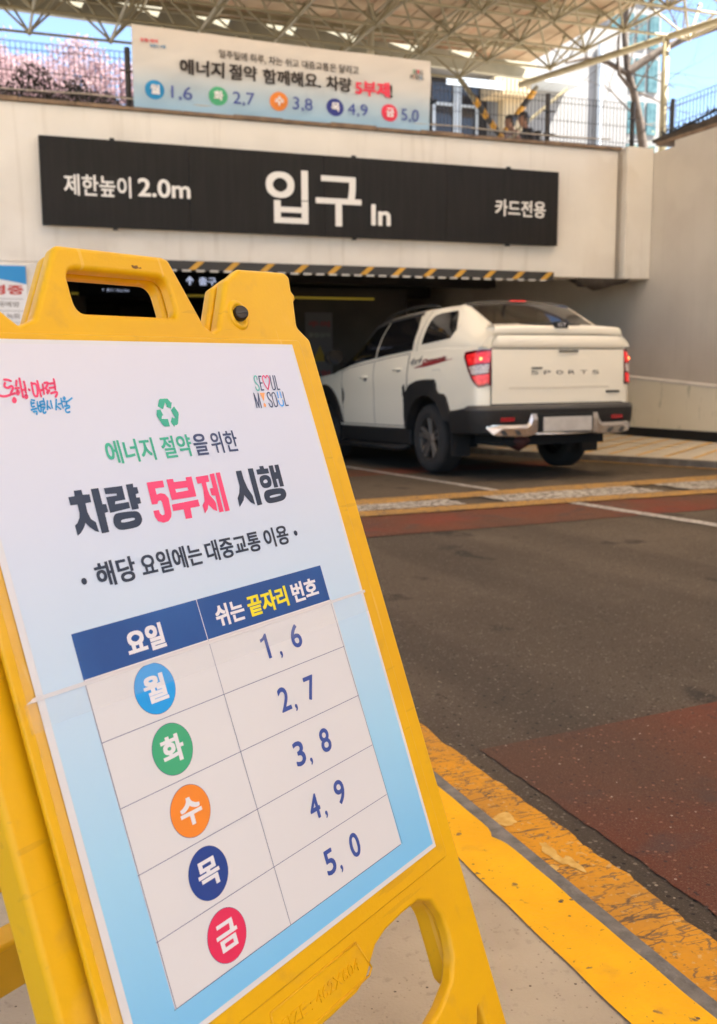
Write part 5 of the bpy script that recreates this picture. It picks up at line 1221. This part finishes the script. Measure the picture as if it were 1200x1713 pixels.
# roof sheets with seams
ridx = 0
for i in range(1, 11):
    for j in range(8):
        x0_ = 10.4-(10-i)*1.22-1.22+.2; y1 = 17.75+.07*(x0_-2)-j*3.6
        if x0_+1.2 < -7: continue
        tl = .012*((i*7+j*3) % 5-2)+.003*(j % 2)
        mb = MB().box(x0_-.02, x0_+1.225, y1-3.62, y1+.02, 6.86+tl, 6.89+tl)
        mb.box(x0_+.38, x0_+.40, y1-3.58, y1-.01, 6.845+tl, 6.859+tl).box(x0_+.80, x0_+.82, y1-3.58, y1-.01, 6.845+tl, 6.859+tl)
        pt(mb, 'roof_panel', 'roof_panel' if j < 2 or j == 4 else 'roof_added_clear', CA)  # unseen rows: clear ones added for top light, one brown to dim the foreground
for y in (17.4, 15.3, 13.2, 11):
    pt(MB().box(-1.6, 10.5, y, y+.06, 6.765, 6.84), 'purlin', 'frame_paint', CA)
# gutter beam along the far edge of the roof
pt(MB().prism([(-1.6, 17.5, 6.55), (10.8, 18.35, 6.55), (10.8, 18.47, 6.55), (-1.6, 17.62, 6.55)], (0, 0, .34)), 'gutter_beam', 'beam_paint', CA)
pt(MB().tube([(10.43, 13.79, 5.99), (9.62, 16.93, 5.99)], .055, 10).tube([(10.43, 13.79, 5.99), (12.3, 6.5, 5.99)], .055, 10), 'edge_beam', 'frame_paint', CA)
pt(MB().tube([(6.30, 15.97, 3.55), (6.30, 15.97, 6.7)], .058, 14), 'column', mat('cream_column_paint', (.50, .46, .35), .5), CA, smooth=True)
pt(MB().tube([(10.43, 13.79, 3.6), (10.43, 13.79, 6.0)], .055, 14), 'column', 'frame_paint', CA, smooth=True)
pt(MB().tube([(-3.8, 14.8, 3.55), (-3.8, 14.8, 6.0)], .055, 12), 'column', 'frame_paint', CA, smooth=True)
# raking struts with warning stripes, from a low pedestal
def strut(a, b, s0, s1):
    a, b = Vector(a), Vector(b); st_ = pt(MB().tube([a, b], .045, 12), 'raking_strut', 'frame_paint', CA, smooth=True)
    n = 9; d = (b-a)
    for k in range(n):
        p = a+d*(s0+(s1-s0)*k/n); q = a+d*(s0+(s1-s0)*(k+1)/n); ax = d.normalized(); up_ = ax.orthogonal().normalized(); w_ = ax.cross(up_)
        rows = [[P+(up_*cos(2*pi*m/12)+w_*sin(2*pi*m/12))*.056+ax*.04*cos(2*pi*m/12) for m in range(12)] for P in (p, q)]
        mb = MB().grid(rows, True); 
        for v in mb.v: v -= CA.location
        mb.build('warning_band', 'stripe_black' if k % 2 else mat('band_orange', (.62, .30, .02), .5) if 'band_orange' not in bpy.data.materials else bpy.data.materials['band_orange'], st_, smooth=True)
strut((10.55, 16.9, 3.6), (8.38, 16.93, 6.0), .52, .86)
strut((8.15, 17.05, 3.6), (10.05, 17.05, 6.02), .42, .97)
pt(MB().tube([(8.9, 17.2, 4.6), (10.6, 16.9, 6.0)], .03, 8), 'brace', 'frame_paint', CA)
# hall behind
HB = empty('hall_building', (12, 24, 3.55), 'white rendered hall with dark glazed front and beige porch cladding behind the canopy', 'building')
mb = MB().box(7.6, 11.1, 24.05, 34, 3.55, 9.0).box(12.98, 16.95, 24.0, 34, 3.55, 9.75).box(11.1, 12.98, 24.9, 34, 3.55, 9.0).box(11.1, 12.98, 24.02, 24.9, 8.30, 9.0)
pt(mb, 'wall', 'bldg_white', HB, merge=False)
mb = MB().box(7.5, 12.97, 23.9, 24.0, 8.30, 8.48); pt(mb, 'eaves_band', 'bldg_white', HB)
for k, (a, b) in enumerate(((8.2, 9.4), (9.5, 10.9))):
    f = pt(MB().box(a, b, 24.0, 24.06, 7.15, 8.2), 'window', 'bldg_frame', HB); pt(MB().box(a+.06, b-.06, 23.985, 24.0, 7.2, 8.15), 'pane', 'bldg_glass', HB)
pt(MB().box(11.1, 12.98, 24.55, 24.6, 3.55, 8.30), 'glazing', 'bldg_glass', HB)
for a, b, z0, z1 in ((11.38, 11.46, 4, 7.62), (11.98, 12.20, 4, 8.30), (12.12, 12.18, 4, 7.55), (12.62, 12.68, 4, 7.6), (11.38, 12.0, 7.55, 7.62), (12.15, 12.68, 7.55, 7.6)):
    pt(MB().box(a, b, 24.46+(a*3 % .05), 24.54, z0, z1), 'window_frame', 'bldg_frame', HB)
mb = MB(); 
for k in range(26): mb.box(11.15+k*.062, 11.18+k*.062, 23.2, 23.24, 7.72, 7.86)
for z in (7.70, 7.78, 7.86): mb.box(11.15, 12.75, 23.19, 23.25, z, z+.025)
pt(mb, 'porch_grille', 'bldg_frame', HB)
f = pt(MB().box(12.50, 13.55, 23.3, 24.0, 7.62, 8.02), 'porch_fascia', 'bldg_beige', HB)
for k in range(9):
    pt(MB().box(12.52+k*.115, 12.60+k*.115, 23.28, 23.3, 7.63, 8.01), 'slat', 'bldg_beige', f) if False else None
mb = MB()
for k in range(9): mb.box(12.515+k*.115, 12.60+k*.115, 23.27, 23.298, 7.63, 8.01)
pt(mb, 'fascia_slats', 'bldg_beige', HB)
pt(MB().box(13.0, 13.6, 23.7, 24.0, 3.6, 7.62), 'porch_pier', 'bldg_beige', HB)
pt(MB().tube([(16.0, 23.9, 3.6), (16.0, 23.9, 9.3)], .07, 10), 'downpipe', 'bldg_frame', HB)
pt(MB().box(13.5, 15.0, 23.2, 24.0, 8.02, 8.10), 'awning', 'bldg_frame', HB)
# glazed tower block far behind
TB = empty('glass_tower', (44, 60, 3.55), 'tall pale tower with rows of teal windows seen through the canopy bars', 'building')
pt(MB().box(40.7, 44.9, 60, 70, 3.5, 60), 'wall', 'bldg_white', TB)
pm_ = MB().box(0, .75, 0, .12, 0, 2.1).mesh('pane'); pm_.materials.append(M['teal_glass'])
for r_ in range(13):
    for c_ in range(4): inst('pane', pm_, TB, Matrix.Translation(Vector((40.9+c_*1.02, 59.89, 8+r_*2.8))-TB.location))
WB = empty('white_block', (52, 66, 3.55), 'low white apartment block with blue windows behind the bare tree', 'building')
pt(MB().box(45.5, 49.9, 66, 74, 3.5, 22.6), 'wall', 'bldg_white', WB)
pm_ = MB().box(0, 1.3, 0, .1, 0, 1.5).mesh('pane'); pm_.materials.append(M['blue_glass'])
for r_ in range(6):
    for c_ in range(2): inst('pane', pm_, WB, Matrix.Translation(Vector((45.9+c_*2.0, 65.93, 5+r_*3.0))-WB.location))

# ------------------------------------------------------------------ trees and shrubs
def leaves(mb, c, r, n, s, rnd, shell=0.0):
    for _ in range(n):
        while True:
            d = Vector((rnd.uniform(-1, 1), rnd.uniform(-1, 1), rnd.uniform(-1, 1)))
            if shell < d.length < 1: break
        p = Vector(c)+Vector((d.x*r[0], d.y*r[1], d.z*r[2]))
        a = Vector((rnd.gauss(0, 1), rnd.gauss(0, 1), rnd.gauss(0, 1))).normalized(); b = a.orthogonal().normalized(); q = s*rnd.uniform(.6, 1.3)
        mb.poly([p+a*q, p+b*q*.6, p-a*q, p-b*q*.6])
def branch(mb, p, d, L_, r, depth, rnd, tips, spread=.55, up_=.12):
    pts = [p]; rs = [r]; q = p.copy(); dd = d.copy()
    for k in range(4):
        dd = (dd+Vector((rnd.gauss(0, .12), rnd.gauss(0, .12), rnd.gauss(0, .10)+up_*.3))).normalized(); q = q+dd*L_/4; pts.append(q.copy()); rs.append(r*(1-.14*(k+1)))
    mb.tube(pts, rs, 6 if r > .03 else 4, False)
    if depth == 0: tips.append(q); return
    for _ in range(rnd.choice((2, 3))):
        nd = (dd+Vector((rnd.gauss(0, spread), rnd.gauss(0, spread), rnd.gauss(0, spread)*.7+up_))).normalized()
        branch(mb, pts[rnd.choice((2, 3, 4))], nd, L_*rnd.uniform(.6, .82), rs[-1]*.75, depth-1, rnd, tips, spread, up_)
def tree(base, h, label, cat, seed, m_leaf, group=None, lean=(0, 0), name='cherry_tree', clump=.5, n=140, s=.05, depth=4, r=.13, cr='blossom_crown', full=None):
    rnd = random.Random(seed); t = empty(name, base, label, cat, group); tips = []
    mb = MB(); branch(mb, Vector((0, 0, 0)), Vector((lean[0], lean[1], 1)).normalized(), h*.36, r, depth, rnd, tips)
    mb.build('trunk', 'bark', t, recalc=False, smooth=True)
    if m_leaf:
        mb = MB()
        for p in tips: leaves(mb, p, (clump, clump, clump*.75), n, s, rnd)
        for q in (full or []): leaves(mb, q[:3], (q[3], q[3], q[3]*.8), q[4], s, rnd, .2)
        mb.build(cr, m_leaf, t, recalc=False)
    return t
tree((.6, 24.0, 3.55), 5.0, 'pink cherry tree in full blossom at the far left behind the mesh fence', 'tree', 3, 'blossom', 'cherry trees behind the fence', clump=.45, n=60, s=.05, full=[(0, 0, 3.5, .8, 1500), (.7, .2, 3.6, .7, 1300), (-.4, 0, 4.0, .5, 500)])
tree((2.6, 25.5, 3.55), 5.4, 'pink cherry tree in blossom directly left of the banner', 'tree', 5, 'blossom', 'cherry trees behind the fence', clump=.45, n=60, s=.05, full=[(0, 0, 3.7, .9, 2200), (.9, .1, 4.0, .8, 1800), (-.8, 0, 3.9, .8, 1500), (.2, .1, 4.6, .6, 700), (1.6, 0, 3.8, .6, 900)])
tree((4.3, 27.5, 3.55), 6.0, 'pink cherry tree mostly hidden behind the banner', 'tree', 11, 'blossom', 'cherry trees behind the fence', clump=.6, n=90, s=.055)
tree((5.2, 31.0, 3.55), 8.4, 'tall yellow green tree above the left end of the banner', 'tree', 8, 'leaf_fresh', name='leafy_tree', clump=.7, n=70, s=.06, cr='crown')
BT = empty('bare_tree', (12.6, 17, 3.6), 'bare dark tree with wide spreading branches at the upper right', 'tree'); rnd = random.Random(21); tips = []; mb = MB()
limbs = [([(12.6, 17, 3.5), (12.45, 17, 4.9), (12.3, 17, 5.6), (12.15, 17, 6.1), (12.0, 17, 6.45), (11.9, 17, 7.1), (11.95, 17, 7.8), (12.0, 17, 8.6)], .10, .035),
         ([(12.0, 17, 6.45), (12.6, 16.9, 6.85), (13.1, 16.8, 7.1), (13.8, 16.7, 7.35), (14.8, 16.6, 7.6)], .085, .035), ([(12.05, 17, 6.4), (11.6, 17.1, 6.62), (11.2, 17.2, 6.68), (10.75, 17.2, 6.55)], .06, .02),
         ([(12.15, 17, 6.1), (11.8, 17, 6.4), (11.75, 17, 6.8)], .045, .02)]
for pts, ra, rb in limbs:
    P = [Vector(p)-BT.location for p in pts]; n_ = len(P); mb.tube(P, [ra+(rb-ra)*k/(n_-1) for k in range(n_)], 8, False)
    for k in range(2, n_):
        for _ in range(2):
            branch(mb, P[k], Vector((rnd.uniform(-.7, 1), rnd.uniform(-.5, .5), rnd.uniform(-.4, 1))).normalized(), rnd.uniform(.7, 1.3), rb*.6, 3, rnd, tips, .5, .05)
mb.build('trunk', 'bark', BT, recalc=False, smooth=True)
tree((26.0, 33.0, 3.6), 7.2, 'young tree with fresh yellow green leaves right of the hall', 'tree', 9, 'leaf_fresh', name='leafy_tree', clump=.75, n=45, s=.07, cr='crown')
tree((34.5, 36.0, 3.6), 9.0, 'hazy spring tree with sparse leaves at the right edge', 'tree', 14, 'leaf_fresh', name='leafy_tree', clump=.8, n=25, s=.06, cr='crown')
rnd = random.Random(4)
labs = ['dark shrub with white flowers at the left end of the fence', 'largest dark shrub behind the left fence panel', 'dark flowering shrub in the middle of the left fence panel', 'low dark shrub dotted with white blossom', 'dark shrub beside the post left of the banner', 'dark shrub behind the left end of the banner']
for k, (x, hh, rr) in enumerate(((.35, 1.55, .45), (1.05, 1.85, .5), (1.65, 1.62, .4), (2.1, 1.55, .42), (2.65, 1.45, .40), (3.3, 1.35, .45))):
    y = 16.4+.3*(k % 2); t = empty('flowering_shrub', (x, y, 3.55), labs[k], 'shrub', 'shrubs behind the fence')
    mb = MB(); leaves(mb, (0, 0, hh*.56), (rr, .4, hh*.5), 2600, .036, rnd, .35); mb.build('foliage', 'leaf_dark', t, recalc=False)
    mb = MB(); leaves(mb, (0, -.12, hh*.52), (rr, .38, hh*.5), 300 if k not in (1,) else 120, .028, rnd, .6); mb.build('blossom', 'blossom_white', t, recalc=False)
    mb = MB()
    for _ in range(6): mb.tube([(rnd.uniform(-.1, .1), 0, 0), (rnd.uniform(-.3, .3), rnd.uniform(-.2, .2), hh*.8)], .012, 5)
    mb.build('stem', 'bark', t, recalc=False)

# ------------------------------------------------------------------ two people walking left behind the fence
def person(loc, h, label, shirt, facing, pack=False, bare=False, seed=0):
    t = empty('person', loc, label, 'person', 'people behind the fence', rot=(0, 0, facing))
    s = h/1.72
    # body faces +X locally; joints (x, y, z, radius)
    J = {'pel': (0, 0, .95, .145), 'wst': (0, 0, 1.08, .130), 'chs': (0, 0, 1.28, .150), 'nkb': (-.01, 0, 1.44, .075), 'nck': (.015, 0, 1.50, .055), 'hd0': (.03, 0, 1.56, .068), 
         'sl': (0, .17, 1.40, .062), 'el': (-.07, .22, 1.13, .045), 'wl': (.10, .20, .93, .030), 'sr': (0, -.17, 1.40, .062), 'er': (.02, -.22, 1.12, .045), 'wr': (.20, -.19, .98, .030),
         'hl': (0, .09, .90, .095), 'kl': (.14, .09, .50, .062), 'al': (.10, .09, .10, .042), 'tl': (.26, .09, .05, .035), 'hr': (0, -.09, .90, .095), 'kr': (-.06, -.09, .50, .062), 'ar': (-.26, -.09, .16, .042), 'tr': (-.14, -.09, .06, .035)}
    E_ = [('pel', 'wst'), ('wst', 'chs'), ('chs', 'nkb'), ('nkb', 'nck'), ('nck', 'hd0'), ('chs', 'sl'), ('sl', 'el'), ('el', 'wl'), ('chs', 'sr'), ('sr', 'er'), ('er', 'wr'), ('pel', 'hl'), ('hl', 'kl'), ('kl', 'al'), ('al', 'tl'), ('pel', 'hr'), ('hr', 'kr'), ('kr', 'ar'), ('ar', 'tr')]
    keys = list(J); me = bpy.data.meshes.new('body'); me.from_pydata([(J[k][0]*s, J[k][1]*s, J[k][2]*s) for k in keys], [(keys.index(a), keys.index(b)) for a, b in E_], [])
    o = bpy.data.objects.new('body', me); COL.objects.link(o); sk = o.modifiers.new('skin', 'SKIN'); ss = o.modifiers.new('sub', 'SUBSURF'); ss.levels = ss.render_levels = 2
    lay = me.skin_vertices[0] if me.skin_vertices else None
    if lay is None:
        bpy.context.view_layer.update(); lay = me.skin_vertices[0]
    for k, v in zip(keys, lay.data): v.radius = (J[k][3]*s, J[k][3]*s*(1.0)); v.use_root = (k == 'pel')
    bpy.context.view_layer.update(); m2 = bpy.data.meshes.new_from_object(o.evaluated_get(bpy.context.evaluated_depsgraph_get())); bpy.data.objects.remove(o)
    m2.materials.clear()
    for mm in (M['skin'], M[shirt], M['trousers'], M['black_plastic']): m2.materials.append(mm)
    for p in m2.polygons:
        z = p.center.z/s; p.use_smooth = True; y_ = abs(p.center.y)/s
        arm = y_ > .15 and z < 1.34
        if z > (1.47 if not bare else 1.36): p.material_index = 0
        elif z < .09: p.material_index = 3
        elif z < .96 and not (y_ > .15): p.material_index = 2
        elif arm and (z < 1.02 or (bare)): p.material_index = 0
        else: p.material_index = 1
    b = link('body', m2, None, t)
    # head: shaped sphere with brow, nose, chin; ears and hair as its own pieces
    bm = bmesh.new(); bmesh.ops.create_uvsphere(bm, u_segments=28, v_segments=20, radius=1)
    for v in bm.verts:
        x, y, z = v.co; X = x*.098; Y = y*.078; Z = z*.118
        if x > .2 and z < -.2: X *= 1-.10*(-z); 
        if z < -.3: Y *= 1-.25*(-z-.3); 
        if x > .80 and abs(y) < .22 and -.35 < z < .15: X += .022*(1-abs(y)/.22)*(1-abs(z+.15)/.30)
        if x > .7 and abs(abs(y)-.38) < .16 and .0 < z < .25: X -= .006
        if x > .8 and abs(z+.48) < .07 and abs(y) < .3: X += .004
        v.co = Vector((X, Y, Z))
    hm = bpy.data.meshes.new('head'); bm.to_mesh(hm); bm.free(); hd = link('head', hm, 'skin', t, smooth=True, mat4=Matrix.Translation((.045*s, 0, 1.615*s)) @ Matrix.Scale(s, 4))
    for sy in (-1, 1):
        MB().tube([(-.005, sy*.076, .025), (-.015, sy*.088, .012), (-.010, sy*.086, -.012), (.0, sy*.074, -.025)], [.006, .012, .010, .006], 8).build('ear', 'skin', hd, smooth=True)
        MB().tube([(.083, sy*.030, .012), (.088, sy*.030, .012)], .010, 8).build('eye', 'hair', hd)
    MB().tube([(.090, -.022, -.058), (.096, 0, -.057), (.090, .022, -.058)], .004, 6).build('mouth', mat('lip_red', (.30, .09, .07), .5) if 'lip_red' not in bpy.data.materials else bpy.data.materials['lip_red'], hd)
    bm = bmesh.new(); bmesh.ops.create_uvsphere(bm, u_segments=24, v_segments=18, radius=1); rr_ = random.Random(seed)
    kill = [v for v in bm.verts if v.co.z < (-.7 if v.co.x < -.15 else .18 if v.co.x > .45 else -.35)]
    bmesh.ops.delete(bm, geom=kill, context='VERTS')
    for v in bm.verts: v.co = Vector((v.co.x*.107-.006, v.co.y*.088, v.co.z*.130+.004))*(1+rr_.uniform(-.02, .03))
    hm = bpy.data.meshes.new('hair'); bm.to_mesh(hm); bm.free(); hh = link('hair', hm, 'hair', hd, smooth=True); sol = hh.modifiers.new('s', 'SOLIDIFY'); sol.thickness = .006
    # hands with five fingers
    for w_, sy in (('wl', 1), ('wr', -1)):
        c = Vector(J[w_][:3])*s; mb = MB(); mb.tube([c, c+Vector((.05, 0, -.05))*s, c+Vector((.075, 0, -.085))*s], [.024*s, .032*s, .030*s], 8)
        for q in range(4):
            a_ = c+Vector((.070, 0, -.080))*s+Vector((.018*(q-1.5), 0, .014*(q-1.5)))*s; L_ = (.062, .070, .066, .052)[q]*s
            mb.tube([a_, a_+Vector((.02, 0, -.55*L_/s))*s*.6, a_+Vector((.012, -sy*.01, -L_/s))*s], [.0095*s, .009*s, .007*s], 6)
        a_ = c+Vector((.04, 0, -.03))*s; mb.tube([a_, a_+Vector((.045, -sy*.01, -.015))*s, a_+Vector((.07, -sy*.015, -.04))*s], [.011*s, .010*s, .008*s], 6)
        mb.build('hand', 'skin', t, smooth=True)
    if pack:
        bp = MB(); rows = []
        for k in range(9):
            a = -pi/2+pi*k/8; cc = max(.03, cos(a))**.55
            rows.append([(-.235*s+.115*s*cc*cos(2*pi*j/20), .155*s*cc*sin(2*pi*j/20), 1.22*s+.235*s*sin(a)) for j in range(20)])
        return t, bp.grid(rows, True), (loc, facing)
    return t, None, None
person((9.0, 16.1, 3.55), 1.66, 'person with short black hair and cream top walking left behind the mesh fence, in front', 'shirt', pi, bare=True, seed=1)
pt_p, bpm, _ = person((9.42, 16.35, 3.55), 1.80, 'person in dark jacket with black hair walking behind the other, wearing a backpack', 'jacket', pi, pack=True, seed=2)
bk = empty('backpack', (9.42, 16.35, 3.55), 'round black backpack worn by the taller person behind the fence', 'backpack', rot=(0, 0, pi))
bpm.build('bag_body', 'bag', bk, smooth=True)
MB().tube([(-.12, -.10, 1.46), (.02, -.11, 1.50), (.14, -.11, 1.36), (.10, -.11, 1.15), (-.14, -.10, 1.05)], .014, 6).build('strap', 'bag', bk, smooth=True)
MB().tube([(-.12, .10, 1.46), (.02, .11, 1.50), (.14, .11, 1.36), (.10, .11, 1.15), (-.14, .10, 1.05)], .014, 6).build('strap', 'bag', bk, smooth=True)
